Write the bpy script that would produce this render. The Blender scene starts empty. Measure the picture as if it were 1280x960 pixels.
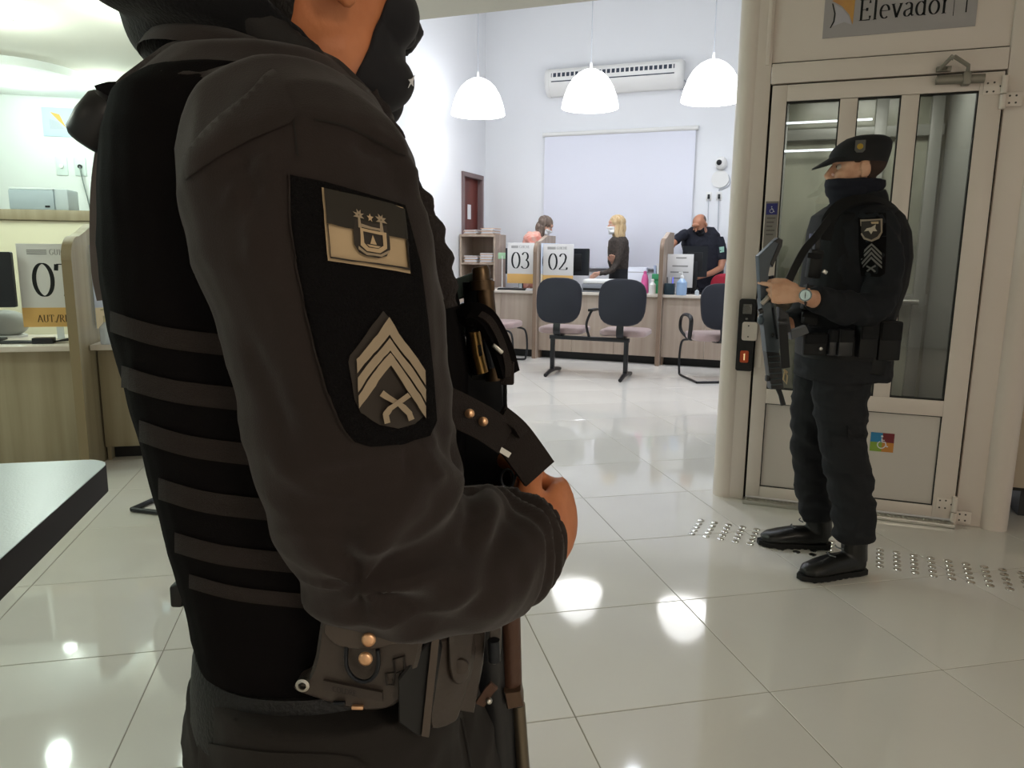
import bpy, bmesh, math, random
from mathutils import Vector, Matrix, noise
random.seed(7)
PI = math.pi
SC = bpy.context.scene
COL = SC.collection
R_ = math.radians

# ------------------------------------------------------------------ camera
# World: X runs along the lift front and the far wall, Y points into the hall, Z up; the camera stands over the origin.
YAW = R_(20.5)            # the view is turned this far left of +Y
F_PX, PITCH, ROLL, CAM_H = 930.0, R_(10.0), -0.0103, 1.29
_c, _s = math.cos(ROLL), math.sin(ROLL)
RT = Vector((_c, -_s*math.sin(PITCH), -_s*math.cos(PITCH)))
DN = Vector((-_s, -_c*math.sin(PITCH), -_c*math.cos(PITCH)))
FW = Vector((0, math.cos(PITCH), -math.sin(PITCH)))
RZ = Matrix.Rotation(YAW, 3, 'Z')
cam_data = bpy.data.cameras.new('camera')
cam_data.sensor_fit = 'HORIZONTAL'; cam_data.sensor_width = 36.0
cam_data.lens = 36.0*F_PX/1280.0
cam_data.clip_start = 0.02
cam = bpy.data.objects.new('camera', cam_data); COL.objects.link(cam)
_r, _u, _b = RZ@RT, RZ@(-DN), RZ@(-FW)
cam.matrix_world = Matrix(((_r.x,_u.x,_b.x,0),(_r.y,_u.y,_b.y,0),(_r.z,_u.z,_b.z,CAM_H),(0,0,0,1)))
SC.camera = cam

def at(px, py, depth):
    """point seen at a photograph pixel, at a real distance in front of the camera (camera-level frame)"""
    d = FW + RT*((px-640)/F_PX) + DN*((py-480)/F_PX)
    return Vector((0,0,CAM_H)) + d*(depth/d.y)

# ------------------------------------------------------------------ exposure, world
SC.view_settings.view_transform = 'Standard'
SC.view_settings.look = 'None'
SC.view_settings.gamma = 1.0
SC.view_settings.use_curve_mapping = False
SC.view_settings.exposure = 0.0
w = bpy.data.worlds.new('room_air'); SC.world = w; w.use_nodes = True
w.node_tree.nodes['Background'].inputs[0].default_value = (0.9,0.95,1.0,1)
w.node_tree.nodes['Background'].inputs[1].default_value = 0.02

# ------------------------------------------------------------------ ceiling lamps and lobby fill
def area(name, loc, size, power, col, rot=(0,0,0)):
    l = bpy.data.lights.new(name, 'AREA'); l.shape = 'RECTANGLE'; l.size, l.size_y = size
    l.energy = power; l.color = col
    o = bpy.data.objects.new(name, l); COL.objects.link(o); o.location = loc; o.rotation_euler = rot
    return o
def spot(name, loc, power, col, ang=120, blend=.8, rad=.05):
    l = bpy.data.lights.new(name, 'SPOT'); l.energy = power; l.color = col
    l.spot_size = R_(ang); l.spot_blend = blend; l.shadow_soft_size = rad
    o = bpy.data.objects.new(name, l); COL.objects.link(o); o.location = loc
    return o
COOL = (0.84,0.89,1.0); GREEN = (0.84,1.0,0.90); WARM = (1.0,0.86,0.70)
for x in (-2.8, -1.3, 0.3, 2.2):
    for y in (5.5, 7.5):
        spot('hall_downlight', (x,y,4.56), 86, COOL, 160, 1.0, .05)
# left room: downlights
LEFT = YAW + R_(12.5)
RL = Matrix.Rotation(LEFT, 3, 'Z')
def L(x, y, z=0): return RL@Vector((x,y,z))
def bulb(name, loc, power, col, rad=.06):
    l = bpy.data.lights.new(name, 'POINT'); l.energy = power; l.color = col; l.shadow_soft_size = rad
    o = bpy.data.objects.new(name, l); COL.objects.link(o); o.location = loc; return o
for x, y, e in ((-2.70,7.4,15),(-1.95,7.35,12),(-3.6,6.0,26),(-2.2,5.6,28),(-1.2,5.3,24),(-3.4,4.0,34),(-2.6,2.9,25),(-4.6,2.6,30)):
    bulb('left_ceiling_lamp', L(x,y,2.45), e*.80, GREEN)
# reception side, behind the camera: warm fill, added without a known fixture
area('lobby_fill_light', (2.5,-1.6,2.70), (1.2,.6), 62, WARM)
area('lobby_fill_light', (-2.0,-2.4,2.70), (1.2,.6), 10, WARM)

# ------------------------------------------------------------------ materials
def lin(c):
    c = c/255.0
    return c/12.92 if c <= .04045 else ((c+.055)/1.055)**2.4
def rgb(h):
    return tuple(lin(int(h[i:i+2],16)) for i in (0,2,4)) + (1,)
_mats = {}
def mat(name, col, rough=.5, metal=0.0, spec=.5, bump=None, var=None, sheen=0, trans=0, alpha=1, emit=None, ior=1.45, coat=0, uvw='Object'):
    """principled material; bump = (scale, strength, detail, stretch); var = (colour2, scale, stretch)"""
    if name in _mats: return _mats[name]
    m = bpy.data.materials.new(name); m.use_nodes = True
    nt = m.node_tree; b = nt.nodes['Principled BSDF']
    c = rgb(col) if isinstance(col, str) else tuple(col)+(1,)
    b.inputs['Base Color'].default_value = c
    b.inputs['Roughness'].default_value = rough
    b.inputs['Metallic'].default_value = metal
    b.inputs['Specular IOR Level'].default_value = spec
    b.inputs['IOR'].default_value = ior
    if sheen:
        b.inputs['Sheen Weight'].default_value = sheen; b.inputs['Sheen Roughness'].default_value = .5
    if coat: b.inputs['Coat Weight'].default_value = coat; b.inputs['Coat Roughness'].default_value = .05
    if trans: b.inputs['Transmission Weight'].default_value = trans
    if alpha < 1: b.inputs['Alpha'].default_value = alpha
    if emit:
        b.inputs['Emission Color'].default_value = c; b.inputs['Emission Strength'].default_value = emit
    if bump or var:
        tc = nt.nodes.new('ShaderNodeTexCoord')
    def tex(scale, detail, stretch, vec='Object'):
        mp = nt.nodes.new('ShaderNodeMapping'); mp.inputs['Scale'].default_value = stretch
        nt.links.new(tc.outputs[vec], mp.inputs[0])
        n = nt.nodes.new('ShaderNodeTexNoise'); n.inputs['Scale'].default_value = scale; n.inputs['Detail'].default_value = detail
        nt.links.new(mp.outputs[0], n.inputs['Vector']); return n
    if bump:
        sc, st, de, stx = (list(bump)+[(1,1,1)])[:4]
        n = tex(sc, de, stx); bp = nt.nodes.new('ShaderNodeBump')
        bp.inputs['Strength'].default_value = st; bp.inputs['Distance'].default_value = .004
        nt.links.new(n.outputs['Fac'], bp.inputs['Height']); nt.links.new(bp.outputs[0], b.inputs['Normal'])
    if var:
        c2, sc, stx = var
        n = tex(sc, 4, stx); rp = nt.nodes.new('ShaderNodeValToRGB')
        rp.color_ramp.elements[0].color = c; rp.color_ramp.elements[0].position = .35
        rp.color_ramp.elements[1].color = rgb(c2); rp.color_ramp.elements[1].position = .68
        nt.links.new(n.outputs['Fac'], rp.inputs[0]); nt.links.new(rp.outputs[0], b.inputs['Base Color'])
    _mats[name] = m
    return m

WALL   = mat('wall_paint', 'eceef2', .75, bump=(60,.05,3))
CEIL   = mat('ceiling_paint', 'e9e9e6', .8)
TILE   = mat('polished_tile', 'dfdad2', .06, spec=.8, var=('e4e0d8', 1.3, (1,1,1)))
GROUT  = mat('grout', '8f8878', .8)
WHITE  = mat('white_enamel', 'e4d8ce', .32, spec=.4)
WHITE2 = mat('white_plastic', 'e8e8e6', .4)
GAP    = mat('rubber_gasket', '23221f', .7)
LAMIN  = mat('oak_laminate', 'b5a596', .42, var=('a39181', 5, (3.0,3.0,.12)), bump=(40,.05,3,(3,3,.1)))
LAMIN_D= mat('oak_laminate_edge', '8d7766', .45, var=('7d6856', 5, (3.0,3.0,.12)))
LAMIN_L= mat('taupe_laminate', 'a89c82', .42, var=('94886d', 5, (3.0,3.0,.12)), bump=(40,.05,3,(3,3,.1)))
TOPL   = mat('worktop_laminate', 'd6ccc0', .35)
STEEL  = mat('brushed_steel', 'b9b7b0', .3, 1.0)
CHROME = mat('chrome', 'd5d5d0', .12, 1.0)
DKMET  = mat('black_powdercoat', '17181c', .35, spec=.5)
BLKPL  = mat('black_plastic', '101114', .42)
DKPL   = mat('charcoal_plastic', '1f2227', .3)
REDWD  = mat('red_brown_door', '6e2f25', .4, var=('5c241c', 4, (4,4,.3)))
FRAMEW = mat('mauve_door_frame', '7d6a6a', .5)
PAPER  = mat('paper', 'e6e6ea', .8)
PLAC   = mat('placard_paper', 'd6d4d2', .7)
PLACG  = mat('placard_ochre', 'd9ad68', .7)
INK    = mat('ink', '16181a', .8)
INKG   = mat('ink_grey', '8b8a88', .8)
GLASS  = mat('door_glass', 'e0e5e1', .02, trans=1.0, ior=1.45)
SKIN1  = mat('skin_tan', 'cd8257', .5, var=('c0744a', 30, (1,1,1)), bump=(120,.15,3))
SKIN2  = mat('skin_light', 'c98f76', .5, bump=(120,.1,3))
SKIN3  = mat('skin_brown', '9c6448', .45)

# ------------------------------------------------------------------ mesh helpers
def frame_of(d, up=Vector((0,0,1))):
    d = d.normalized()
    if abs(d.dot(up)) > .98: up = Vector((0,1,0))
    x = up.cross(d).normalized(); y = d.cross(x).normalized()
    return x, y
class MB:
    def __init__(s): s.bm = bmesh.new(); s.mi = 0
    def faces(s, vs, fs):
        V = [s.bm.verts.new(v) for v in vs]; out = []
        for f in fs:
            try:
                q = s.bm.faces.new([V[i] for i in f]); q.material_index = s.mi; out.append(q)
            except ValueError: pass
        return V, out
    def box(s, c, size, rot=None, bev=0, seg=2):
        bm = bmesh.new(); bmesh.ops.create_cube(bm, size=1.0)
        for v in bm.verts: v.co = Vector((v.co.x*size[0], v.co.y*size[1], v.co.z*size[2]))
        if bev: bmesh.ops.bevel(bm, geom=bm.edges[:], offset=bev, segments=seg, affect='EDGES', profile=.5)
        M = rot.to_4x4() if rot is not None else Matrix.Identity(4)
        M = Matrix.Translation(c)@M
        s.merge(bm, M); return s
    def merge(s, bm, M=None):
        bm.verts.index_update()
        V = [s.bm.verts.new((M@v.co) if M is not None else v.co) for v in bm.verts]
        for f in bm.faces:
            q = s.bm.faces.new([V[v.index] for v in f.verts]); q.material_index = s.mi; q.smooth = f.smooth
        bm.free()
    def span(s, a, b, bev=0):
        a, b = Vector(a), Vector(b)
        return s.box((a+b)/2, (abs(b.x-a.x),abs(b.y-a.y),abs(b.z-a.z)), None, bev)
    def rings(s, rings, cap=True, closed=False):
        n = len(rings[0]); vs = [p for r in rings for p in r]; fs = []
        m = len(rings)
        for i in range(m if closed else m-1):
            a, b = i*n, ((i+1)%m)*n
            for k in range(n): fs.append((a+k, a+(k+1)%n, b+(k+1)%n, b+k))
        if cap and not closed:
            fs.append(tuple(range(n-1,-1,-1))); fs.append(tuple((m-1)*n+k for k in range(n)))
        s.faces(vs, fs); return s
    def tube(s, pts, rad, n=12, cap=True, closed=False, up=Vector((0,0,1)), round_ends=False):
        """sweep; rad: number, list of numbers or list of (a,b) half axes: a sideways, b along the transported up"""
        pts = [Vector(p) for p in pts]; m = len(pts)
        if not isinstance(rad, (list,)): rad = [rad]*m
        T = []
        for i in range(m):
            if closed: d = pts[(i+1)%m]-pts[i-1]
            else: d = pts[min(i+1,m-1)]-pts[max(i-1,0)]
            T.append(d.normalized())
        x, y = frame_of(T[0], up); rings = []
        for i in range(m):
            if i:
                ax = T[i-1].cross(T[i])
                if ax.length > 1e-7:
                    q = Matrix.Rotation(T[i-1].angle(T[i]), 3, ax.normalized()); x = q@x; y = q@y
            a, b = rad[i] if isinstance(rad[i], (tuple,list)) else (rad[i], rad[i])
            rings.append([pts[i] + x*(a*math.cos(2*PI*k/n)) + y*(b*math.sin(2*PI*k/n)) for k in range(n)])
            if round_ends and (i == 0 or i == m-1):
                pass
        if round_ends:
            def ends(i, sg):
                a, b = rad[i] if isinstance(rad[i], (tuple,list)) else (rad[i], rad[i]); out = []
                for f in (.35,.7,.92):
                    k = math.sqrt(1-f*f)
                    c0 = pts[i]
                    out.append([c0 + (p-c0)*k + T[i]*sg*f*min(a,b) for p in rings[i]])
                return out
            rings = ends(0,-1)[::-1] + rings + ends(m-1,1)
        return s.rings(rings, cap, closed)
    def cyl(s, a, b, r, r2=None, n=20):
        return s.tube([a,b], [r, r if r2 is None else r2], n)
    def ball(s, c, r, n=16, rot=None):
        if not isinstance(r, (tuple,list)): r = (r,r,r)
        bm = bmesh.new(); bmesh.ops.create_uvsphere(bm, u_segments=n, v_segments=max(6,n*2//3), radius=1)
        for v in bm.verts: v.co = Vector((v.co.x*r[0], v.co.y*r[1], v.co.z*r[2]))
        M = Matrix.Translation(c)@(rot.to_4x4() if rot is not None else Matrix.Identity(4))
        s.merge(bm, M); return s
    def lathe(s, prof, c=(0,0,0), n=32, cap=False, rot=None):
        c = Vector(c); rs = []
        for r, z in prof:
            ring = [Vector((r*math.cos(2*PI*k/n), r*math.sin(2*PI*k/n), z)) for k in range(n)]
            rs.append([c + (rot@p if rot is not None else p) for p in ring])
        return s.rings(rs, cap)
    def prism(s, poly, t0, t1, M=None):
        """polygon (x,y) extruded from t0 to t1 along local z; M places local axes"""
        n = len(poly); M = M or Matrix.Identity(4)
        vs = [M@Vector((x,y,t0)) for x,y in poly]+[M@Vector((x,y,t1)) for x,y in poly]
        fs = [tuple(range(n-1,-1,-1)), tuple(range(n,2*n))]+[(k,(k+1)%n,n+(k+1)%n,n+k) for k in range(n)]
        s.faces(vs, fs); return s
    def strip(s, pts, wid, thick, up):
        """flat strap along pts; wid across (list or number), up = list of face normals or one vector"""
        pts = [Vector(p) for p in pts]; m = len(pts); rings = []
        for i in range(m):
            d = (pts[min(i+1,m-1)]-pts[max(i-1,0)]).normalized()
            u = Vector(up[i] if isinstance(up, list) else up); u = (u - d*u.dot(d)).normalized()
            x = d.cross(u); w_ = (wid[i] if isinstance(wid, list) else wid)/2
            p = pts[i]
            rings.append([p-x*w_-u*thick/2, p+x*w_-u*thick/2, p+x*w_+u*thick/2, p-x*w_+u*thick/2])
        return s.rings(rings)
    def build(s, name, material, parent=None, smooth=True, ang=38, loc=None):
        bmesh.ops.recalc_face_normals(s.bm, faces=s.bm.faces[:])
        me = bpy.data.meshes.new(name); s.bm.to_mesh(me); s.bm.free()
        for m in (material if isinstance(material, (list,tuple)) else [material]): me.materials.append(m)
        return link(name, me, parent, smooth, ang, loc)
def link(name, me, parent=None, smooth=True, ang=38, loc=None):
    if smooth:
        me.polygons.foreach_set('use_smooth', [True]*len(me.polygons))
        if ang: me.set_sharp_from_angle(angle=R_(ang))
    o = bpy.data.objects.new(name, me); COL.objects.link(o)
    if parent is not None: o.parent = parent
    if loc is not None: o.location = loc
    return o
def thing(name, label, cat, loc=(0,0,0), rz=0, group=None):
    o = bpy.data.objects.new(name, None); COL.objects.link(o); o.empty_display_size = .1
    o.location = loc; o.rotation_euler = (0,0,rz); return tag(o, label, cat, group)
def tag(o, label, cat, group=None):
    o['label'] = label; o['category'] = cat
    if group: o['group'] = group
    return o
def struct(name, loc=(0,0,0), rz=0):
    o = bpy.data.objects.new(name, None); COL.objects.link(o); o.location = loc; o.rotation_euler = (0,0,rz)
    o['kind'] = 'structure'; return o
def st(o): o['kind'] = 'structure'; return o
def lab(o, text): o['label'] = text; return o
def dup(root, loc, rz=None, label=None):
    r = root.copy(); COL.objects.link(r); r.location = loc
    if rz is not None: r.rotation_euler = (0,0,rz)
    if label: r['label'] = label
    for ch in list(root.children):
        c = ch.copy(); COL.objects.link(c); c.parent = r
        for g in ch.children:
            d = g.copy(); COL.objects.link(d); d.parent = c
    return r
def spline(pts, n=6):
    """Catmull-Rom through the points (tuples or Vectors of any equal length)"""
    P = [list(p) for p in pts]; out = []
    for i in range(len(P)-1):
        a, b, c, d = P[max(i-1,0)], P[i], P[i+1], P[min(i+2,len(P)-1)]
        for k in range(n):
            t = k/n
            out.append([.5*(2*b[j]+(c[j]-a[j])*t+(2*a[j]-5*b[j]+4*c[j]-d[j])*t*t+(3*b[j]-a[j]-3*c[j]+d[j])*t**3) for j in range(len(b))])
    out.append(P[-1]); return out
def rrect(w_, h, r, n=4, cx=0, cy=0):
    out = []
    for sx, sy, a in ((1,1,0),(-1,1,90),(-1,-1,180),(1,-1,270)):
        for k in range(n+1):
            t = R_(a+90*k/n); out.append((cx+sx*(w_/2-r)+r*math.cos(t), cy+sy*(h/2-r)+r*math.sin(t)))
    return out
def plane_M(o, xdir, ydir):
    x = Vector(xdir).normalized(); y = Vector(ydir).normalized(); z = x.cross(y)
    return Matrix(((x.x,y.x,z.x,o[0]),(x.y,y.y,z.y,o[1]),(x.z,y.z,z.z,o[2]),(0,0,0,1)))

# ------------------------------------------------------------------ serif lettering (flat print drawn with a broad nib)
def arc(cx, cy, rx, ry, a0, a1, n=14):
    return [(cx+rx*math.cos(R_(a0+(a1-a0)*k/n)), cy+ry*math.sin(R_(a0+(a1-a0)*k/n))) for k in range(n+1)]
def _stem(x, y0, y1, s=.1): return [[(x,y0),(x,y1)], [(x-s,y0),(x+s,y0)], [(x-s,y1),(x+s,y1)]]
GL = {
 '0': (.62, [arc(.31,.5,.25,.49,90,450,30)]),
 '2': (.62, [arc(.30,.74,.20,.25,165,0)+[(.50,.74),(.44,.5),(.24,.22),(.07,.03)], [(.07,.02),(.55,.02)], [(.55,.02),(.58,.16)]]),
 '3': (.58, [arc(.27,.75,.19,.24,160,-60)+arc(.25,.27,.25,.27,70,-150)]),
 '6': (.62, [arc(.31,.30,.23,.29,90,450,24), [(.50,.97),(.32,.86),(.16,.66),(.08,.40),(.08,.28)]]),
 '7': (.60, [[(.05,.97),(.56,.97)], [(.05,.97),(.03,.78)], [(.56,.97),(.42,.62),(.30,.3),(.24,0)]]),
 'E': (.62, _stem(.16,0,1)+[[(.16,1),(.54,1),(.55,.82)], [(.16,.52),(.42,.52)], [(.42,.44),(.42,.6)], [(.16,0),(.56,0),(.58,.2)]]),
 'A': (.74, [[(.06,0),(.36,1)], [(.36,1),(.66,0)], [(.17,.36),(.56,.36)], [(0,0),(.14,0)], [(.56,0),(.76,0)]]),
 'U': (.74, [[(.14,1),(.14,.3)]+arc(.36,.27,.22,.27,180,360)+[(.58,1)], [(.03,1),(.25,1)], [(.5,1),(.67,1)]]),
 'T': (.64, [[(.32,0),(.32,1)], [(.03,.8),(.04,1),(.6,1),(.61,.8)], [(.22,0),(.42,0)]]),
 'R': (.68, _stem(.16,0,1)+[[(.16,1)]+arc(.32,.75,.2,.25,90,-90)+[(.16,.5)], [(.32,.5),(.64,0)], [(.56,0),(.72,0)]]),
 'G': (.74, [arc(.38,.5,.32,.5,50,318,20), [(.62,.12),(.62,.42)], [(.5,.42),(.72,.42)]]),
 'C': (.70, [arc(.38,.5,.32,.5,50,315,20), [(.6,.88),(.62,1)]]),
 'K': (.7, _stem(.16,0,1)+[[(.6,1),(.16,.45)],[(.3,.58),(.62,0)]]),
 'I': (.34, _stem(.17,0,1)),
 'H': (.78, _stem(.16,0,1)+_stem(.6,0,1)+[[(.16,.5),(.6,.5)]]),
 'O': (.76, [arc(.38,.5,.32,.5,90,450,26)]),
 'L': (.58, _stem(.16,0,1)+[[(.16,0),(.54,0),(.56,.22)]]),
 'D': (.74, _stem(.16,0,1)+[[(.16,1)]+arc(.3,.5,.38,.5,90,-90,16)+[(.16,0)]]),
 'S': (.54, [arc(.27,.75,.2,.25,40,270)+arc(.27,.25,.21,.25,90,-150)]),
 'l': (.28, [[(.14,0),(.14,1.02)], [(.05,0),(.23,0)], [(.04,1.0),(.14,1.02)]]),
 'e': (.48, [[(.06,.38),(.42,.38)]+arc(.25,.34,.2,.33,10,310,18)]),
 'v': (.52, [[(.08,.66),(.27,0)], [(.27,0),(.46,.66)], [(.0,.66),(.18,.66)], [(.37,.66),(.54,.66)]]),
 'a': (.48, [arc(.22,.5,.15,.17,150,0)+[(.37,.1),(.42,.02),(.47,.06)], [(.37,.42),(.2,.34)]+arc(.18,.17,.13,.16,120,330)+[(.37,.16)]]),
 'd': (.54, [[(.42,0),(.42,1.02)], arc(.25,.33,.2,.33,40,320,18), [(.33,1.0),(.42,1.02)], [(.42,0),(.52,0)]]),
 'o': (.52, [arc(.26,.33,.21,.33,90,450,22)]),
 'r': (.40, [[(.13,0),(.13,.66)], [(.03,0),(.24,0)], [(.03,.64),(.13,.66)], arc(.27,.48,.14,.17,170,60)]),
 '.': (.22, [[(.1,-.01),(.1,.09)]]),
 '/': (.40, [[(.0,-.1),(.38,1.05)]]),
 ' ': (.3, []),
}
def text(mb, s, M, h, thick=.13, thin=.035, track=.02, center=False, z=0.0):
    """writes s into mb on the plane M (local x right, y up), cap height h"""
    W_ = sum(GL[c][0]+track for c in s)
    x0 = -W_/2 if center else 0
    for c in s:
        wd, strokes = GL[c]
        for line in strokes:
            m = len(line); vs = []
            for i in range(m):
                a, b = line[max(i-1,0)], line[min(i+1,m-1)]
                if m > 2 and math.dist(line[0], line[-1]) < 1e-6 and i in (0, m-1): a, b = line[m-2], line[1]
                dx, dy = b[0]-a[0], b[1]-a[1]; d = math.hypot(dx,dy) or 1
                hw = (thin + (thick-thin)*abs(dy/d)**1.3)/2
                nx, ny = -dy/d*hw, dx/d*hw; px, py = line[i]
                vs += [((x0+px+nx)*h,(py+ny)*h), ((x0+px-nx)*h,(py-ny)*h)]
            mb.faces([M@Vector((x,y,z)) for x,y in vs], [(2*i,2*i+1,2*i+3,2*i+2) for i in range(m-1)])
        x0 += wd+track
    return W_*h
# ================================================================== room
ROT_T = R_(33.0)          # the tile grid and the left room are turned against the hall
# floor: a grout slab with polished tiles laid on it
fl = st(MB().span((-12,-4.0,-.12),(4.2,10.6,-.0015)).build('floor', GROUT, None, False))
T = .608
tile_mb = MB(); tile_mb.box((0,0,-.005),(T-.003,T-.003,.010),None,.0012,1)
tm = None
RT33 = Matrix.Rotation(ROT_T,3,'Z'); RTi = RT33.inverted()
corner = RZ@at(852,750.5,1.0); corner = Vector((0,0,CAM_H)) + (corner-Vector((0,0,CAM_H)))*(CAM_H/(CAM_H-corner.z))
g0 = RTi@corner
cells = []
for i in range(-24,20):
    for j in range(-12,22):
        c = Vector((g0.x+(i+.5)*T, g0.y+(j+.5)*T, 0)); wv = RT33@c
        if not (-11 < wv.x < 4.1 and -3.9 < wv.y < 10.5): continue
        cv = RZ.inverted()@wv
        vis = cv.y > .55 and abs(cv.x) < cv.y*.76+.6 and not (wv.x < -4.4 and RL.inverted().__matmul__(wv).y > 8.2)
        cells.append((vis, cv.length, wv))
cells.sort(key=lambda t:(not t[0], t[1]))
rest = MB(); k = 0
for vis, d, wv in cells:
    if vis and k < 290:
        if tm is None:
            o = tile_mb.build('floor_tile', TILE, fl, True, 30); tm = o.data
        else: o = link('floor_tile', tm, fl, False)
        o.location = wv; o.rotation_euler = (0,0,ROT_T); k += 1
    else:
        rest.box(wv+Vector((0,0,-.005)),(T-.003,T-.003,.010),RT33)
o = rest.build('outlying_tiles', TILE, fl, False); o['kind'] = 'stuff'

HX0, HX1, HY1, HZ = -4.3, 3.6, 10.3, 4.6        # the tall hall behind
EY = 4.55                                        # edge of the low ceiling
LW = 8.1                                         # left room's end wall (in its own frame)
st(MB().span((HX0-.12,HY1,0),(HX1,HY1+.15,HZ)).build('wall_back', WALL, None, False))
st(MB().span((HX1,-4.0,0),(HX1+.15,HY1+.15,HZ)).build('wall_right', WALL, None, False))
st(MB().span((-12,-4.15,0),(HX1,-4.0,2.75)).build('wall_rear', WALL, None, False))
# wall between the left room and the hall, with the opening for the red-brown door near the far corner
DY0, DY1, DZ = 9.52, 10.14, 2.32
wl = MB()
wl.span((HX0-.12,4.9,0),(HX0,DY0,HZ)); wl.span((HX0-.12,DY1,0),(HX0,HY1,HZ)); wl.span((HX0-.12,DY0,DZ),(HX0,DY1,HZ))
st(wl.build('wall_left', WALL, None, False))
st(MB().span((HX0-.12,EY,HZ),(HX1+.15,HY1+.15,HZ+.1)).build('ceiling_hall', CEIL, None, False))
# low ceiling over the lobby and the left room
cb = MB(); cb.prism([(HX1,-4.0),(HX1,EY),(HX0-.06,EY),(HX0-.06,9.0),(-12,9.0),(-12,-4.0)], 2.75, 2.9)
st(cb.build('ceiling', mat('lobby_ceiling_paint','cfcbc0',.8), None, False))
st(MB().span((HX0,EY-.12,2.9),(HX1,EY,HZ)).build('wall_header', WALL, None, False))
lw_a, lw_b = L(-7.0,LW), L(-.02,LW)
st(MB().box((L(-3.55,LW+.07,1.375)),(7.0,.14,2.75),RL).build('wall_left_room', mat('left_wall_paint','e6ebe8',.7), None, False))
st(MB().span((-12.15,-4.0,0),(-12,9.0,2.75)).build('wall_far_left', WALL, None, False))
# dropped, curved ceiling band of the left room
poly = spline([(-8.0,6.55),(-3.2,6.72),(-2.6,6.76),(-2.28,6.95),(-2.10,7.35),(-1.98,7.95)],6)
poly = [(p[0],p[1]) for p in poly]+[(-1.98,8.08),(-8.0,8.08)]
o = MB().prism(poly, 2.685, 2.749, RL.to_4x4()).build('trim_1', mat('ceiling_band','eef2ee',.7), None, True, 40); st(o)

# door on the hall's left wall
d1 = struct('door_2', (HX0,0,0))
f = MB()
for y in (DY0-.05, DY1-.01): f.span((-.13,y,0),(.025,y+.06,DZ+.05))
f.span((-.13,DY0+.01,DZ-.01),(.025,DY1-.01,DZ+.05))
f.build('door_frame', FRAMEW, d1, True)
MB().span((-.085,DY0+.012,.01),(-.045,DY1-.012,DZ-.012),.003).build('door_leaf', REDWD, d1)
MB().span((-.045,DY0+.25,1.75),(-.040,DY0+.36,1.95)).build('notice_plate', PAPER, d1, False)
h = MB(); h.cyl((-.045,DY0+.09,1.0),(0,DY0+.09,1.0),.012); h.tube([(-.005,DY0+.09,1.0),(-.005,DY0+.2,1.0)],.01)
h.build('door_handle', STEEL, d1)

# skirting
st(MB().span((HX0,HY1-.015,0),(HX1,HY1,.08)).build('baseboard_back', mat('skirting','d9d7d2',.5), None, False))

# ------------------------------------------------------------------ lift enclosure
E0, E1, EYF = -.315, .925, 4.015
ew = struct('wall_elevator')
m = MB()
m.tube([(-.275,EYF+.06,0),(-.275,EYF+.06,2.75)],.062,28)
m.build('round_post', WHITE, ew)
m = MB(); m.tube([(.985,EYF+.03,0),(.985,EYF+.03,2.75)],.062,28); m.build('round_post', WHITE, ew)
m = MB(); m.span((-.262,EYF+.006,0),(-.175,EYF+.06,2.75),.004); m.build('jamb', WHITE, ew)
m = MB(); m.span((.82,EYF+.006,0),(.965,EYF+.06,2.75),.004); m.build('jamb', WHITE, ew)
m = MB(); m.span((-.172,EYF+.006,2.112),(.818,EYF+.06,2.205),.003); m.build('transom', WHITE, ew)
m = MB(); m.span((-.2,EYF+.022,2.212),(.84,EYF+.05,2.75),.003); m.build('header_panel', WHITE, ew)
m = MB()
m.span((-.205,EYF+.03,2.2),(.845,EYF+.052,2.75)); m.span((-.18,EYF+.035,0),(-.165,EYF+.058,2.12)); m.span((.812,EYF+.035,0),(.825,EYF+.058,2.12))
m.span((-.172,EYF+.035,2.10),(.82,EYF+.058,2.115))
m.build('shadow_gap', GAP, ew, False)
m = MB(); m.span((-.205,EYF-.002,2.2),(-.185,EYF+.02,2.75),.002); m.build('cover_strip', WHITE, ew)
# shaft sides and the car inside
MARB = mat('green_grey_marble', '929384', .25, var=('65675b', 3.5, (1,1,.6)))
SHAFT = mat('shaft_grey', '6f706b', .5)
m = MB()
m.span((-.30,EYF+.09,0),(-.27,EYF+1.75,2.75)); m.span((.94,EYF+.09,0),(.97,EYF+1.75,2.75)); m.span((-.30,EYF+1.75,0),(.97,EYF+1.78,2.75))
m.build('shaft_cladding', mat('shaft_panel','a9a79e',.5), ew, False)
car = thing('elevator_car', 'grey lift car with marbled rear panel seen through the door panes', 'elevator', (0.32,EYF+.95,0))
m = MB(); m.span((-.52,.62,.05),(.52,.66,2.4)); m.build('rear_panel', MARB, car, False)
m = MB(); m.span((-.54,-.62,.05),(-.52,.66,2.4)); m.span((.52,-.62,.05),(.54,.66,2.4)); m.build('side_panel', SHAFT, car, False)
m = MB(); m.span((-.54,-.62,2.4),(.54,.66,2.44)); m.build('car_ceiling', SHAFT, car, False)
m = MB(); m.span((-.54,-.62,0),(.54,.66,.05)); m.build('car_floor', SHAFT, car, False)
FR = mat('car_frame_grey','777872',.4)
for x in (-.5,.1,.42):
    m = MB(); m.span((x,.56,.05),(x+.07,.62,2.4),.004); m.build('upright', FR, car)
for z in (.98,2.05,2.3):
    m = MB(); m.span((-.5,.565,z),(.5,.615,z+.07),.004); m.build('crossbar', FR, car)
for z in (2.16,1.98):
    m = MB(); m.cyl((-.46,.54,z),(.08,.54,z),.007,n=10)
    m.build('light_strip', mat('strip_glow','f4f8ff',.5,emit=1.6), car)
m = MB(); m.tube([(-.45,.53,1.0),(.45,.53,1.0)],.018); m.build('handrail', STEEL, car)
area('car_light', (0.32,EYF+.9,2.38), (.6,.4), 15, (1,.97,.9))

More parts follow.
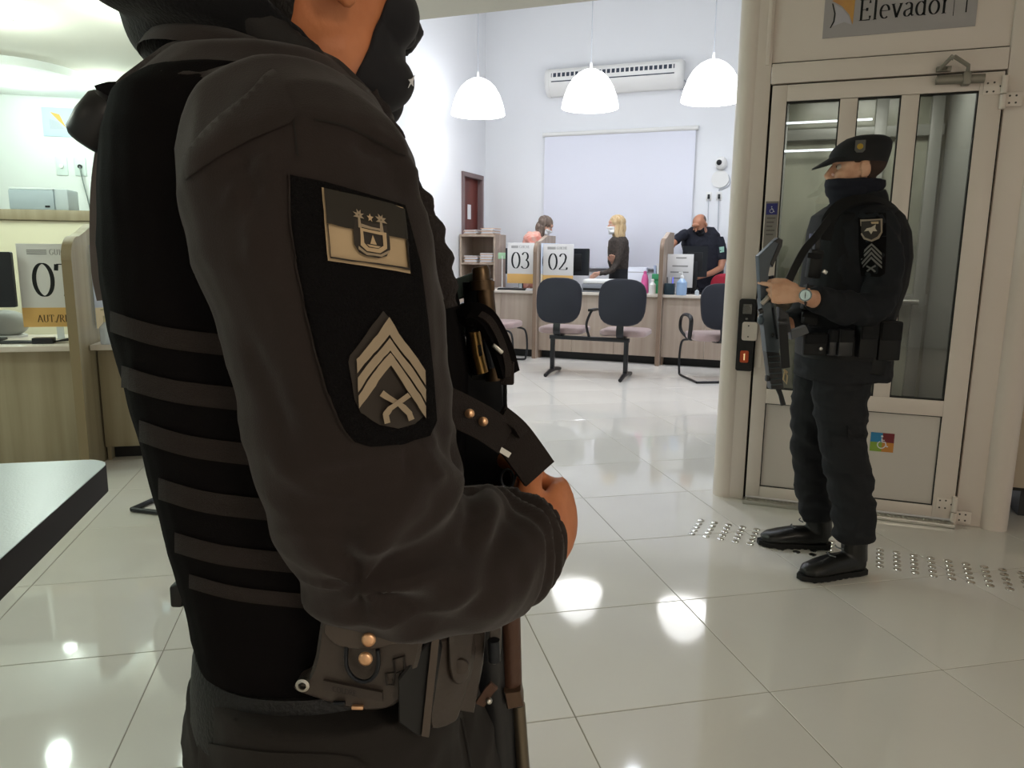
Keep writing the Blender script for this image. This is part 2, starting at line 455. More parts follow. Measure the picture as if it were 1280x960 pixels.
# ------------------------------------------------------------------ lift door
dr = struct('door_1', (0,EYF,0))
X0, X1, Z0, Z1 = -.163, .809, .028, 2.102
def leaf(a, b, name='stile'):
    MB().span((a[0],-.004,a[1]),(b[0],.046,b[1]),.0025).build(name, WHITE, dr)
leaf((X0,Z0),(-.094,Z1)); leaf((.716,Z0),(X1,Z1))
leaf((.146,.61),(.222,2.024),'mullion'); leaf((.406,.61),(.48,2.024),'mullion')
leaf((-.094,2.026),(.716,Z1),'rail'); leaf((-.094,.533),(.716,.61),'rail'); leaf((-.094,Z0),(.716,.085),'rail')
MB().span((-.098,.012,.08),(.72,.03,.54)).build('lower_panel', mat('door_panel','d4ccc4',.4), dr, False)
g = MB()
for a, b in (((-.094,.085),(.716,.533)),):
    for z in (a[1],b[1]-.004): g.span((a[0],.002,z),(b[0],.014,z+.004))
    for x in (a[0],b[0]-.004): g.span((x,.002,a[1]),(x+.004,.014,b[1]))
panes = ((-.094,.146),(.222,.406),(.48,.716))
for a, b in panes:
    for z in (.61,2.020): g.span((a,.0,z),(b,.03,z+.005))
    for x in (a,b-.005): g.span((x,.0,.61),(x+.005,.03,2.025))
g.build('gasket', GAP, dr, False)
for a, b in panes:
    MB().span((a,.018,.61),(b,.024,2.026)).build('pane', GLASS, dr, False)
def hinge(x, z):
    h = MB(); h.span((x-.085,-.010,z-.03),(x-.012,-.004,z+.03),.001)
    h.span((x-.002,-.010,z-.085),(x+.07,-.004,z-.025),.001)
    h.cyl((x-.006,-.014,z-.03),(x-.006,-.014,z+.045),.013,n=16); h.cyl((x-.006,-.014,z-.095),(x-.006,-.014,z-.034),.013,n=16)
    o = h.build('hinge', WHITE, dr)
    for dx, dz in ((-.07,.018),(-.045,.02),(-.02,.003),(-.07,-.018),(-.045,-.018),(.02,-.04),(.045,-.04),(.02,-.07),(.045,-.07)):
        MB().cyl((x+dx,-.0105,z+dz),(x+dx,-.0095,z+dz),.0045,n=8).build('screw', mat('screw_dark','4a4640',.5,.6), o)
hinge(.815,2.035); hinge(.815,.10)
cl = MB(); cl.tube([(.535,-.035,2.075),(.725,-.035,2.070)],.02,16); cl.box((.655,-.034,2.073),(.03,.05,.055),None,.003)
o = cl.build('door_closer', mat('closer_grey','8b867c',.4,.4), dr)
a = MB(); a.tube([(.655,-.045,2.10),(.655,-.05,2.125),(.595,-.06,2.165),(.585,-.055,2.155)],.009,8); a.tube([(.59,-.058,2.17),(.545,-.03,2.12),(.575,-.02,2.125)],.009,8)
a.box((.565,-.012,2.125),(.06,.018,.022),None,.002); a.build('closer_arm', mat('closer_grey',''), o)
b_ = MB(); b_.span((-.155,-.010,.72),(-.128,-.004,1.02),.001); b_.build('pull_plate', WHITE, dr)
# threshold of chequer plate
th = MB(); th.span((-.17,-.07,0),(.81,-.004,.02),.002)
tp = th.build('threshold', STEEL, dr)
dm = MB()
for i in range(44):
    for r in range(3):
        c_ = Vector((-.155+i*.022, -.06+r*.02, .0205)); dm.box(c_,(.014,.004,.003),Matrix.Rotation(R_(45 if (i+r)%2 else -45),3,'Z'))
o = dm.build('raised_lozenges', STEEL, tp, False); o['kind'] = 'stuff'

# sign above the door
sg = thing('elevator_sign', 'grey lift sign with orange emblem above the white door', 'sign', (.36,EYF+.018,2.44))
MB().span((-.315,-.002,-.135),(.315,.002,.135)).build('sign_plate', mat('sign_lilac_grey','aba6a6',.5), sg, False)
SM = plane_M((0,-.003,0),(1,0,0),(0,0,1))
em = MB(); em.prism([(-.285,.028),(-.24,.04),(-.185,.036),(-.188,-.085),(-.205,-.04),(-.24,0)],0,.0006,SM)
em.build('emblem_sail', mat('emblem_ochre','cf9d4f',.5,var=('c08a5c',9,(1,1,1))), sg, False)
em = MB(); em.prism([(-.272,.012),(-.238,-.010),(-.207,-.047),(-.192,-.085),(-.225,-.070),(-.272,-.084),(-.262,-.04)],0,.0006,SM)
em.build('emblem_page', mat('emblem_silver','b9b6bd',.5), sg, False)
em = MB(); em.prism([(-.284,.016),(-.279,.016),(-.265,-.03),(-.267,-.065),(-.281,-.092),(-.286,-.092),(-.273,-.062),(-.271,-.03)],0,.0007,SM)
em.build('emblem_edge', INK, sg, False)
tx = MB(); text(tx,'Elevador',plane_M((-.168,-.0035,-.070),(1,0,0),(0,0,1)),.088,.115,.032,.062)
tx.mi = 0; tx.prism([(.222,-.085),(.224,-.085),(.224,.1),(.222,.1)],0,.0004,SM); tx.prism([(.27,-.075),(.275,-.075),(.275,.07),(.27,.07)],0,.0004,SM)
tx.prism([(.255,.06),(.29,.06),(.2725,.10)],0,.0004,SM)
tx.build('lettering', INK, sg, False)
# small stickers
ak = thing('accessibility_sticker', 'four-coloured square wheelchair sticker on the lower door panel', 'sticker', (.468,EYF+.011,.378))
for nm, c, x, z in (('blue_quarter','2f86b8',-1,1),('maroon_quarter','7c2b33',1,1),('green_quarter','8fae45',-1,-1),('orange_quarter','cf8a3e',1,-1)):
    MB().span((min(0,x)*.053,-.0012,min(0,z)*.048),(max(0,x)*.053,0,max(0,z)*.048)).build(nm, mat('stick_'+nm,c,.5), ak, False)
def wheelchair(parent, M, s, m):
    w_ = MB()
    def ln(pts, wd): 
        for i in range(len(pts)-1):
            a, b = Vector(pts[i]), Vector(pts[i+1]); d = (b-a).normalized(); n_ = Vector((-d.y,d.x))*wd/2
            w_.faces([M@Vector(((q.x)*s,(q.y)*s,0)) for q in (a-n_,b-n_,b+n_,a+n_)],[(0,1,2,3)])
    ln(arc(-.05,-.35,.42,.42,110,350,18),.11); ln([(-.05,.45),(-.02,0),(.35,0),(.5,-.55),(.68,-.5)],.12); ln([(-.03,.22),(.26,.22)],.09)
    w_.faces([M@Vector((p[0]*s,p[1]*s,0)) for p in arc(-.05,.68,.13,.13,0,330,11)],[tuple(range(12))])
    return w_.build('wheelchair_symbol', m, parent, False)
wheelchair(ak, plane_M((0,-.0016,.002),(1,0,0),(0,0,1)), .042, PAPER)
bl = thing('blue_access_label', 'narrow grey strip label with blue wheelchair square on door stile', 'label', (-.128,EYF-.0045,1.44))
MB().span((-.03,-.0008,-.115),(.03,0,.115)).build('strip', mat('label_grey','8d8781',.5), bl, False)
MB().span((-.026,-.0014,.05),(.026,-.0008,.105)).build('blue_square', mat('label_blue','36367e',.5), bl, False)
wheelchair(bl, plane_M((0,-.0018,.075),(1,0,0),(0,0,1)), .02, PAPER)
tl = MB()
for k in range(5): tl.span((-.02,-.0012,.03-.02*k),(.02-.006*(k%3),-.0008,.037-.02*k))
tl.build('fine_print', mat('label_ink','6a645f',.6), bl, False)
# call station on the jamb
cs = thing('call_station', 'black call box with key switch and orange lit button on left jamb', 'control panel', (-.212,EYF+.004,.885))
M_ = plane_M((0,0,0),(1,0,0),(0,0,1))
MB().prism(rrect(.082,.37,.012),0,.035,M_).build('housing', BLKPL, cs)
MB().prism(rrect(.075,.095,.012),.035,.042,plane_M((.018,0,.022),(1,0,0),(0,0,1))).build('cover_plate', WHITE, cs)
k_ = MB(); k_.cyl((0,-.034,.135),(0,-.046,.135),.02,n=20); k_.span((-.022,-.037,.11),(.022,-.035,.16)); k_.build('key_switch', CHROME, cs)
k_ = MB(); k_.cyl((0,-.034,.085),(0,-.038,.085),.006,n=12); k_.build('indicator', CHROME, cs)
MB().prism(rrect(.042,.062,.008),.035,.040,plane_M((0,0,-.11),(1,0,0),(0,0,1))).build('call_button', mat('orange_button','a8431c',.35,emit=.12), cs)
k_ = MB(); k_.prism([(-.003,-.018),(.003,-.018),(.003,.018),(-.006,.012),(-.003,.010)],.0405,.041,plane_M((0,0,-.11),(1,0,0),(0,0,1)))
k_.build('numeral', mat('numeral_glow','ffd9a0',.4,emit=.6), cs, False)
for z in (.05,-.006): MB().cyl((.012,-.041,z),(.012,-.0435,z),.004,n=8).build('screw', mat('screw_dark',''), cs)

# stainless studs of the tactile strip
ts = thing('tactile_strip', 'strip of steel warning studs set in the floor before the lift', 'tactile paving', (0,0,0))
stud = None
sa = Vector((-.345,3.60,0)); sb = Vector((.97,3.47,0)); ax = (sb-sa).normalized(); ay = Vector((ax.y,-ax.x,0))
n_s = 21
for i in range(n_s):
    for j in range(5):
        p = sa + ax*(i*(sb-sa).length/(n_s-1)) + ay*(j*.05)
        if stud is None:
            mb = MB(); mb.lathe([(.0,.0001),(.0165,.0001),(.016,.003),(.012,.0048),(0,.005)],n=16); o = mb.build('stud', CHROME, ts, True, 50); stud = o.data
        else: o = link('stud', stud, ts, False)
        o.location = p
# white machine at the far right
kk = thing('white_cabinet', 'white enamelled machine cabinet on dark legs beside lift post', 'cabinet', (1.55,EYF+.18,0))
MB().span((-.49,0,.17),(.6,.5,1.30),.004).build('lower_door', mat('cabinet_cream','c9b9a4',.4), kk)
MB().span((-.51,-.01,1.34),(.6,.5,1.41),.004).build('middle_rail', mat('cabinet_cream',''), kk)
MB().span((-.51,0,1.45),(.6,.5,2.6),.004).build('upper_panel', WHITE, kk)
MB().span((-.50,.02,.15),(.6,.48,2.58)).build('carcass', GAP, kk, False)
for x in (-.40,.5):
    MB().span((x,.1,0),(x+.05,.4,.16)).build('leg', DKMET, kk, False)
m = MB(); m.span((-.385,-.006,.60),(-.36,0,.64),.001); m.build('lock', BLKPL, kk)
for z in (.42,.22): MB().tube([(-.30,-.012,z),(-.23,-.012,z)],.02,12).build('knob', BLKPL, kk)
# ================================================================== hall: lamps, air conditioner, screen, wall fittings
GLOW = mat('pendant_glow', 'ffffff', .5, emit=4.6)
CORD = mat('grey_cord', 'b9bcc4', .6)
prof = [(.02,.485),(.075,.475),(.14,.435),(.205,.365),(.255,.27),(.292,.16),(.315,.06),(.322,0),(.312,.0),(.304,.06),(.28,.16),(.243,.265),(.195,.355),(.13,.422),(.06,.46),(.0,.465)]
pl0 = None
for i, (x, lab_) in enumerate(((-3.685,'white glowing dome pendant lamp nearest the red-brown door'),(-2.305,'white glowing dome pendant lamp hanging before the air conditioner'),(-.965,'white glowing dome pendant lamp nearest the lift post'))):
    if pl0 is None:
        t = pl0 = thing('pendant_lamp', lab_, 'lamp', (x,8.6,2.86), 0, 'pendant lamps over the counter')
        MB().lathe([(a,b*.86+.055) for a,b in prof],n=40).build('lamp_shade', GLOW, t)
        MB().cyl((0,0,.465),(0,0,.545),.018,.012,12).build('socket_cap', WHITE2, t)
        MB().cyl((0,0,.54),(0,0,1.74),.005,n=8).build('cord', CORD, t)
        MB().ball((0,0,.25),(.06,.06,.09),16).build('bulb', mat('bulb_glow','ffffff',.5,emit=6), t)
    else: dup(pl0,(x,8.6,2.86),None,lab_)

ac = thing('air_conditioner', 'long white air conditioner mounted high on the far wall', 'air conditioner', (-2.43,HY1-.02,3.40))
body = MB()
pr_ = [(0,.34),(-.10,.345),(-.17,.33),(-.20,.29),(-.21,.20),(-.17,.08),(-.08,0),(0,0)]
ring = lambda x: [Vector((x,y,z)) for y,z in pr_]
body.rings([ring(-.86),ring(.86)]); body.build('body', WHITE2, ac, True, 30)
for sx in (-1,1):
    e = MB(); e.rings([[Vector((sx*.86,y*1.03-.001,z*1.02-.004)) for y,z in pr_],[Vector((sx*.90,y*1.02,z*1.02-.004)) for y,z in pr_],[Vector((sx*.925,y*.85,.02+z*.9)) for y,z in pr_]]); e.build('end_cap', WHITE2, ac, True, 50)
gb = MB(); gb.box((0,-.206,.245),(1.64,.01,.05),Matrix.Rotation(R_(-6),3,'X')); gb.box((0,-.200,.165),(1.64,.01,.012)); gb.build('grille_slot', mat('grille_dark','3a4250',.6), ac, False)
for k in range(27):
    MB().box((-.80+k*.0615,-.211,.245),(.018,.012,.052),Matrix.Rotation(R_(-6),3,'X')).build('louvre', WHITE2, ac, False)
b_ = MB(); b_.box((-.62,-.15,.075),(.09,.01,.015),Matrix.Rotation(R_(-35),3,'X')); b_.build('badge', mat('badge_grey','9aa0ac',.5), ac)
tb = MB(); tb.tube(spline([(.93,-.06,.1),(.96,-.05,.05),(.93,-.05,.0),(.88,-.05,-.02)],4),.01,8); tb.build('drain_hose', CORD, ac)

ps = thing('projection_screen', 'large white projection screen hanging on the far wall', 'screen', (-2.355,HY1-.04,1.09))
MB().span((-1.03,-.004,0),(1.03,.004,1.80)).build('screen_sheet', mat('screen_white','e4e6f2',.85), ps, False)
cs_ = MB(); cs_.tube([(-1.06,0,1.82),(1.06,0,1.82)],.03,16); cs_.build('roller_case', WHITE2, ps)
cs_ = MB(); cs_.tube([(-1.03,0,0),(1.03,0,0)],.013,10); cs_.build('bottom_bar', mat('screen_bar','a9acb5',.5), ps)

cm = thing('dome_camera', 'small white dome camera with black eye on the far wall', 'camera', (-.985,HY1,2.46))
m = MB(); m.ball((0,-.05,-.005),(.075,.06,.085),20); m.build('housing', WHITE2, cm)
m = MB(); m.ball((-.02,-.10,.0),(.036,.03,.036),16); m.build('lens', BLKPL, cm)
jb = thing('junction_plate', 'round white cable plate under the dome camera', 'cable plate', (-.99,HY1,2.26))
MB().cyl((0,0,0),(0,-.03,0),.11,n=28).build('plate', WHITE2, jb)
m = MB(); m.tube(spline([(.1,-.02,.05),(.13,-.02,-.05),(.08,-.02,-.10),(.0,-.02,-.13),(.0,-.02,-.15)],4),.006,8); m.build('cable', CORD, jb)
for x, lb in ((-1.12,'black plug with cord in the socket left of the pair'),(-.99,'dark plug with pale cord below the cable plate')):
    sk = thing('power_plug', lb, 'plug', (x,HY1,2.04), 0)
    MB().span((-.035,-.012,-.05),(.035,0,.06),.004).build('socket_plate', WHITE2, sk)
    MB().span((-.015,-.045,-.03),(.015,-.012,.03),.004).build('plug_body', DKPL, sk)
    c_ = MB(); c_.tube(spline([(0,-.03,-.03),(.005,-.02,-.3),(.02,-.02,-.7),(0,-.02,-1.1)],5),.006,8); c_.build('cord', CORD, sk)

# ================================================================== hall: counter
CZ, CY = .83, 8.72
KICK = mat('kick_dark','1d1c1d',.6)
def desk(x0, x1, y, z, lbl, M, planks, matP, matE, M3, recess=.03, depth=.62, kick=.10):
    o = M3@Vector(((x0+x1)/2, y, 0)); rz = math.atan2(M3[1][0], M3[0][0])
    t = thing('counter_desk', lbl, 'desk', o, rz, None); w_ = (x1-x0)/2
    MB().span((-w_,0,z-.032),(w_,depth,z),.003).build('worktop', TOPL, t)
    xs = [-w_]+planks+[w_]
    for a, b in zip(xs[:-1], xs[1:]):
        MB().span((a+.0015,recess,kick),(b-.0015,recess+.022,z-.034),.0015).build('front_plank', matP, t)
    MB().span((-w_+.01,recess+.10,0),(w_-.01,recess+.12,kick+.02)).build('kick_board', KICK, t, False)
    for s_ in (-1,1):
        MB().span((s_*(w_-.012)-.01,recess+.03,0),(s_*(w_-.012)+.01,depth-.02,z-.034)).build('side_panel', matE, t, False)
    return t
I3 = Matrix.Identity(3)
desk(-4.28,-2.985,CY,CZ,'oak counter desk left of the 03 partition, under the 03 placard',0,[-.25,.2],LAMIN,LAMIN_D,I3)
desk(-2.935,-1.46,CY,CZ,'oak counter desk behind the twin bench, under the 02 placard',0,[-.30,.22],LAMIN,LAMIN_D,I3)
desk(-1.41,.30,CY,CZ,'oak counter desk at the bald man, behind the armchair',0,[-.36,.1,.5],LAMIN,LAMIN_D,I3)
def partition(x, y, lbl, M3, z=1.46, y1=.75, m=LAMIN, e=LAMIN_D, th=.045):
    t = thing('desk_partition', lbl, 'partition', M3@Vector((x,y,0)), math.atan2(M3[1][0],M3[0][0]))
    poly = [(0,0),(0,z-.16)] + arc(.14,z-.16,.14,.13,180,90,8) + [(.26,z),(.42,z+.05),(y1,z+.05),(y1,0)]
    MB().prism(poly,-th/2,th/2,plane_M((0,0,0),(0,1,0),(0,0,1))).build('panel', m, t)
    ed = MB(); ed.strip([(0,-.0015,0.0),(0,-.0015,z-.16)]+[(0,a-.0015,b) for a,b in arc(.14,z-.16,.1415,.1315,180,90,8)],th+.001,.003,[Vector((0,-1,0))]*2+[Vector((0,math.cos(R_(180-90*k/8)),math.sin(R_(180-90*k/8)))) for k in range(9)])
    ed.build('edge_band', e, t)
    return t
partition(-2.96,CY-.05,'oak desk partition between the 03 and 02 placards',I3)
partition(-1.435,CY-.05,'oak desk partition left of the notice and the bald man',I3,1.50)
def placard(loc, rz, w_, h, num, sub, lbl, top=None, rot=0, blank=False, g='desk number placards'):
    t = thing('number_placard', lbl, 'placard', loc, rz, g if not blank else None)
    MB().span((-w_/2,0,0),(w_/2,.006,h),.001).build('board', PLAC, t)
    if not blank:
        MB().span((-w_/2,-.001,0),(w_/2,0,h*.235)).build('ochre_band', PLACG, t, False)
        tx = MB(); M_ = plane_M((0,-.0008,h*.37),(1,0,0),(0,0,1))
        text(tx,num,M_,h*.40,.12,.03,.03,True); tx.build('number', INK, t, False)
        if sub:
            tx = MB(); text(tx,sub,plane_M((-w_*.30,-.0016,h*.06),(1,0,0),(0,0,1)),h*.085,.15,.04); tx.build('lettering', mat('ink_brown','5a4324',.8), t, False)
        tx = MB(); text(tx,top or 'GUICHE',plane_M((-.02,-.0008,h*.87),(1,0,0),(0,0,1)),h*.065,.14,.04,.03,False)
        for k in range(3): tx.prism([(-w_*.36,h*(.875+.022*k)),(-.035,h*(.875+.022*k)),(-.035,h*(.886+.022*k)),(-w_*.36,h*(.886+.022*k))],.0008,.0012,plane_M((0,0,0),(1,0,0),(0,0,1)))
        tx.build('heading', INKG, t, False)
    f_ = MB(); f_.span((-.02,.0,-.075),(.02,.005,.0)); f_.span((-.06,-.04,-.0795),(.06,.05,-.0735))
    f_.build('stand', mat('clear_acrylic','dfe6ea',.1,alpha=.55), t, False)
    return t
placard((-3.25,CY+.24,CZ+.08),0,.36,.505,'03','','white 03 placard left of the partition')
placard((-2.70,CY+.06,CZ+.08),0,.385,.49,'02','','white 02 placard right of the partition, behind left bench seat')
def sideplac(loc, rz, h, num, lbl):
    t = thing('number_placard', lbl, 'placard', loc, rz, 'desk number placards')
    MB().span((0,0,0),(.30,.006,h),.001).build('board', mat('placard_bluish','ccd6e6',.6), t)
    MB().span((0,-.001,0),(.30,0,h*.25)).build('ochre_band', mat('placard_cream','e3d3b0',.7), t, False)
    tx = MB(); text(tx,num,plane_M((.15,-.0008,h*.36),(1,0,0),(0,0,1)),h*.42,.06,.025,.03,True); tx.build('number', INK, t, False)
    MB().prism([(.03,h*.86),(.08,h*.84),(.08,h*.94),(.05,h*.95)],.0008,.0012,plane_M((0,0,0),(1,0,0),(0,0,1))).build('emblem', PLACG, t, False)
    f_ = MB(); f_.span((.12,.0,-.075),(.18,.005,.0)); f_.span((.09,-.04,-.0795),(.21,.05,-.0735))
    f_.build('stand', mat('clear_acrylic',''), t, False)
    return t
sideplac((-2.915,CY+.05,CZ+.08),R_(62),.5,'02','bluish placard turned edgewise between the 03 and 02 placards')
nt_ = placard((-1.255,CY+.20,CZ+.08),0,.30,.385,'','','grey paper notice on stand left of the bald man', blank=True)
tx = MB()
for k, (a, b) in enumerate(((-.05,.07),(-.09,.09),(-.11,.10),(-.07,.02))):
    z = .31-.07*k if k else .335
    tx.span((a,-.0012,z),(b,0,z+.014))
tx.build('printed_lines', INKG, nt_, False)

def monitor(loc, rz, w_, h, lbl, zoff=.12):
    t = thing('monitor', lbl, 'monitor', loc, rz)
    MB().prism(rrect(w_,h,.01),0,.028,plane_M((0,.014,zoff+h/2),(1,0,0),(0,0,1))).build('screen_case', DKPL, t)
    MB().span((-w_*.3,-.028,zoff+h*.2),(w_*.3,-.012,zoff+h*.8),.006).build('rear_bulge', BLKPL, t)
    MB().span((-.03,-.035,.0),(.03,-.015,zoff+h*.5),.004).build('neck', BLKPL, t)
    MB().prism(rrect(.24,.17,.03),0,.012,plane_M((0,-.01,.0),(1,0,0),(0,1,0))).build('foot', BLKPL, t)
    return t
monitor((-3.30,CY+.42,CZ),0,.44,.33,'narrow edge of a dark monitor left of the 03 placard',.19)
monitor((-2.62,CY+.36,CZ),0,.46,.33,'dark monitor back behind the 02 placard',.19)
monitor((-1.115,CY+.40,CZ),R_(14),.29,.36,'dark monitor back before the bald man, right of the notice',.20)
prn = thing('desk_printer', 'low grey and white desk printer left of the blonde woman', 'printer', (-2.20,CY+.25,CZ))
MB().span((-.21,-.15,0),(.21,.17,.10),.012).build('body', mat('printer_grey','7d8087',.5), prn)
MB().span((-.20,-.14,.10),(.20,.17,.155),.02).build('lid', WHITE2, prn)
MB().span((-.19,-.152,.02),(.19,-.149,.05)).build('paper_slot', BLKPL, prn, False)
MB().span((.10,-.153,.055),(.15,-.149,.075)).build('display', mat('blue_led','5a62ff',.4,emit=.8), prn, False)
def bottle(loc, prof_, body_m, cap_prof, cap_m, lbl, name='bottle', pump=False, grp=None):
    t = thing(name, lbl, 'bottle', loc)
    MB().lathe(prof_,n=20).build('body', body_m, t)
    MB().lathe(cap_prof,n=16).build('cap', cap_m, t)
    if pump:
        zz = cap_prof[-1][1]; p_ = MB(); p_.tube([(0,0,zz-.01),(0,0,zz+.035),(-.04,0,zz+.032)],.007,8); p_.build('pump_nozzle', cap_m, t)
    return t
CLR = mat('clear_bottle','dfeaf2',.08,alpha=.6); BLUEB = mat('blue_clear_bottle','a9c6ea',.1,alpha=.8)
bottle((-1.545,CY+.08,CZ),[(0,0),(.036,0),(.038,.01),(.038,.11),(.014,.14),(.014,.15)],mat('white_bottle','e3e3e0',.4),[(.016,.145),(.016,.17),(.01,.175),(0,.175)],WHITE2,'small white bottle at the foot of the partition, before pink bottle')
bottle((-1.66,CY+.20,CZ),[(0,0),(.045,0),(.048,.02),(.042,.16),(.03,.21),(.018,.23)],mat('pink_bottle','d7619c',.35),[(.02,.22),(.02,.26),(0,.265)],mat('pink_bottle',''),'pink bottle beside green box on counter')
gx = thing('green_box', 'small green box above the white bottle on counter', 'box', (-1.545,CY+.26,CZ))
MB().span((-.04,-.03,0),(.04,.03,.23),.003).build('carton', mat('green_carton','3d9a68',.5), gx)
MB().span((-.041,-.031,.15),(.041,.031,.17)).build('carton_band', mat('green_dark','2a7a50',.5), gx, False)
bottle((-1.205,CY+.05,CZ),[(0,0),(.058,0),(.06,.02),(.06,.145),(.03,.18),(.02,.19)],BLUEB,[(.022,.185),(.022,.215),(.012,.225),(0,.225)],WHITE2,'blue tinted sanitizer pump bottle before the notice',pump=True)
bx = thing('desk_caddy', 'dark teal pen box beside the blue sanitizer bottle', 'caddy', (-1.345,CY+.07,CZ))
MB().span((-.055,-.05,0),(.055,.05,.13),.004).build('tray', mat('teal_dark','22353f',.4), bx)
for k in range(3):
    c_ = MB(); c_.cyl((-.03+.03*k,.01,.1),(-.035+.034*k,.015,.20),.005,n=8); c_.build('pen', (INK,WHITE2,mat('blue_led',''))[k], bx)
bottle((-1.03,CY+.05,CZ),[(0,0),(.022,0),(.024,.01),(.024,.05),(.01,.06),(.01,.07)],CLR,[(.012,.068),(.012,.085),(0,.085)],BLKPL,'tiny clear bottle right of the blue sanitizer bottle')
kb = thing('keyboard', 'black keyboard lying left of the 03 stand', 'keyboard', (-3.30,CY+.11,CZ))
MB().span((-.19,-.07,0),(.19,.07,.018),.003).build('base', BLKPL, kb)
k_ = MB()
for i in range(14):
    for j in range(5): k_.box((-.17+i*.026,-.05+j*.025,.020),(.021,.02,.006))
o = k_.build('keys', DKPL, kb, False); o['kind'] = 'stuff'
ms = thing('desk_telephone', 'pale desk telephone near the left end of counter', 'telephone', (-3.72,CY+.22,CZ))
MB().prism([(0,0),(.2,0),(.2,.04),(.03,.10),(0,.08)],-.08,.08,plane_M((0,-.1,0),(0,1,0),(0,0,1))).build('base', mat('phone_grey','a9adb8',.5), ms)
m = MB(); m.tube([(-.055,-.09,.085),(-.055,0,.125),(-.055,.09,.085)],[.02,.014,.02],10); m.build('handset', mat('phone_grey',''), ms)
# papers and cables
pp = thing('paper_stack', 'small stack of white papers under the 03 placard', 'papers', (-3.06,CY+.08,CZ))
for k in range(4): MB().box((0,0,.003+.006*k),(.09,.10,.005),Matrix.Rotation(R_(7*k-8),3,'Z')).build('sheet', PAPER, pp, False)
wb = thing('leaning_folders', 'pale upright folders standing left of the notice partition', 'folders', (-1.56,CY+.42,CZ))
for k in range(4): MB().box((-.0+.035*k,0,.165+.01*k),(.028,.22,.33+.02*k),Matrix.Rotation(R_(-4),3,'Y')).build('folder', (mat('folder_blue','b9c4e2',.6), PAPER)[k%2], wb, False)
ws_ = thing('white_carton', 'white paper carton standing right of the blonde woman', 'carton', (-1.80,CY+.48,CZ))
MB().span((-.11,-.08,0),(.11,.08,.30),.004).build('carton', mat('carton_white','dfe3ee',.6), ws_)
MB().span((-.111,-.081,.24),(.111,.081,.246)).build('lid_seam', INKG, ws_, False)

# back cabinet at the left end of the hall
sc = thing('open_cabinet', 'low oak open cabinet with papers under the red-brown door', 'cabinet', (-4.02,9.56,0))
for a, b, nm in (((-.26,-.2,0),(-.235,.2,1.50),'side_panel'),((.235,-.2,0),(.26,.2,1.50),'side_panel'),((-.26,-.205,1.50),(.26,.2,1.53),'top_board'),((-.235,.18,.05),(.235,.2,1.5),'back_board'),((-.235,-.19,1.13),(.235,.18,1.15),'shelf'),((-.235,-.19,.75),(.235,.18,.77),'shelf'),((-.235,-.19,.05),(.235,.18,.07),'shelf')):
    MB().span(a,b,.001).build(nm, LAMIN if nm!='back_board' else LAMIN_D, sc, False)
for k, (x, y, z, n_, lb) in enumerate(((-.13,-.02,1.531,5,'untidy papers on the left of the open cabinet top'),(.115,0,1.531,7,'untidy papers on the right of the open cabinet top'),(-.12,-.04,1.151,8,'left paper pile inside the open cabinet'),(.115,-.04,1.151,11,'right paper pile inside the open cabinet'))):
    pt = thing('paper_pile', lb, 'papers', (-4.02+x,9.56+y,z))
    for q in range(n_): MB().box(((q%3)*.008,-.01*(q%2),.006+.012*q),(.185-.01*(q%2),.26,.010),Matrix.Rotation(R_(random.uniform(-4,4)),3,'Z')).build('sheet', PAPER if q%3 else mat('paper_tan','d9b79a',.8), pt, False)
gp = thing('green_note', 'small pale green tag left of the 03 monitor', 'tag', (-3.60,CY+.50,CZ))
m = MB(); m.cyl((0,0,0),(0,0,.42),.008,n=8); m.cyl((0,0,0),(0,0,.01),.05,n=16); m.build('post', WHITE2, gp)
MB().span((-.06,-.004,.38),(.06,.004,.46),.002).build('tag_face', mat('pale_green','a6cda6',.6), gp)

# ================================================================== chairs
SEATF = mat('mauve_seat_fabric','a68f8c',.7,sheen=.3,bump=(300,.2,2)); BACKF = mat('navy_back_shell','1b1d27',.55)
def cushion(w_, d, z0, z1, cx=0, cy=0):
    b = MB(); rs = []
    for z, k in ((z0,.93),(z0+.012,.99),(z1-.022,1.0),(z1-.008,.965),(z1,.90)):
        rs.append([Vector((cx+p[0]*k,cy+p[1]*k,z)) for p in rrect(w_,d,.09,5)])
    return b.rings(rs)
def backpad(w_, h, z, cx, y, tilt=8):
    M_ = Matrix.Translation((cx,y,z))@Matrix.Rotation(R_(tilt),4,'X').inverted()
    b = MB(); rs = []
    def sup(k, yy):
        out = []
        for i in range(36):
            t = 2*PI*i/36; c, s_ = math.cos(t), math.sin(t); q = (abs(c)**3.2+abs(s_)**3.2)**(-1/3.2)
            zz = s_*q*h/2; xx = c*q*w_/2*(1-.06*(1-zz/(h/2))*.5)
            out.append(M_@Vector((xx*k, yy+.05*(xx/(w_/2))**2*.5, zz*k)))
        return out
    for k, yy in ((.90,-.008),(.98,0.0),(1.0,.016),(.985,.034),(.90,.045)): rs.append(sup(k,yy))
    return b.rings(rs)
bn = thing('twin_seat_bench', 'two dark rounded chair backs joined by one black beam before the counter', 'bench', (-1.985,7.62,0))
for cx in (-.335,.345):
    backpad(.515,.485,.80,cx,-.06).build('backrest', [BACKF], bn, True, 40)
    cushion(.50,.46,.44,.505,cx,.22).build('seat', SEATF, bn, True, 45)
    m = MB(); m.strip(spline([(cx,-.06,.62),(cx,-.085,.52),(cx,-.075,.45),(cx,.02,.425),(cx,.15,.43)],4),.075,.012,(0,-1,.2)); m.build('spine', DKMET, bn)
MB().span((-.43,-.03,.385),(.43,.03,.425),.003).build('beam', DKMET, bn)
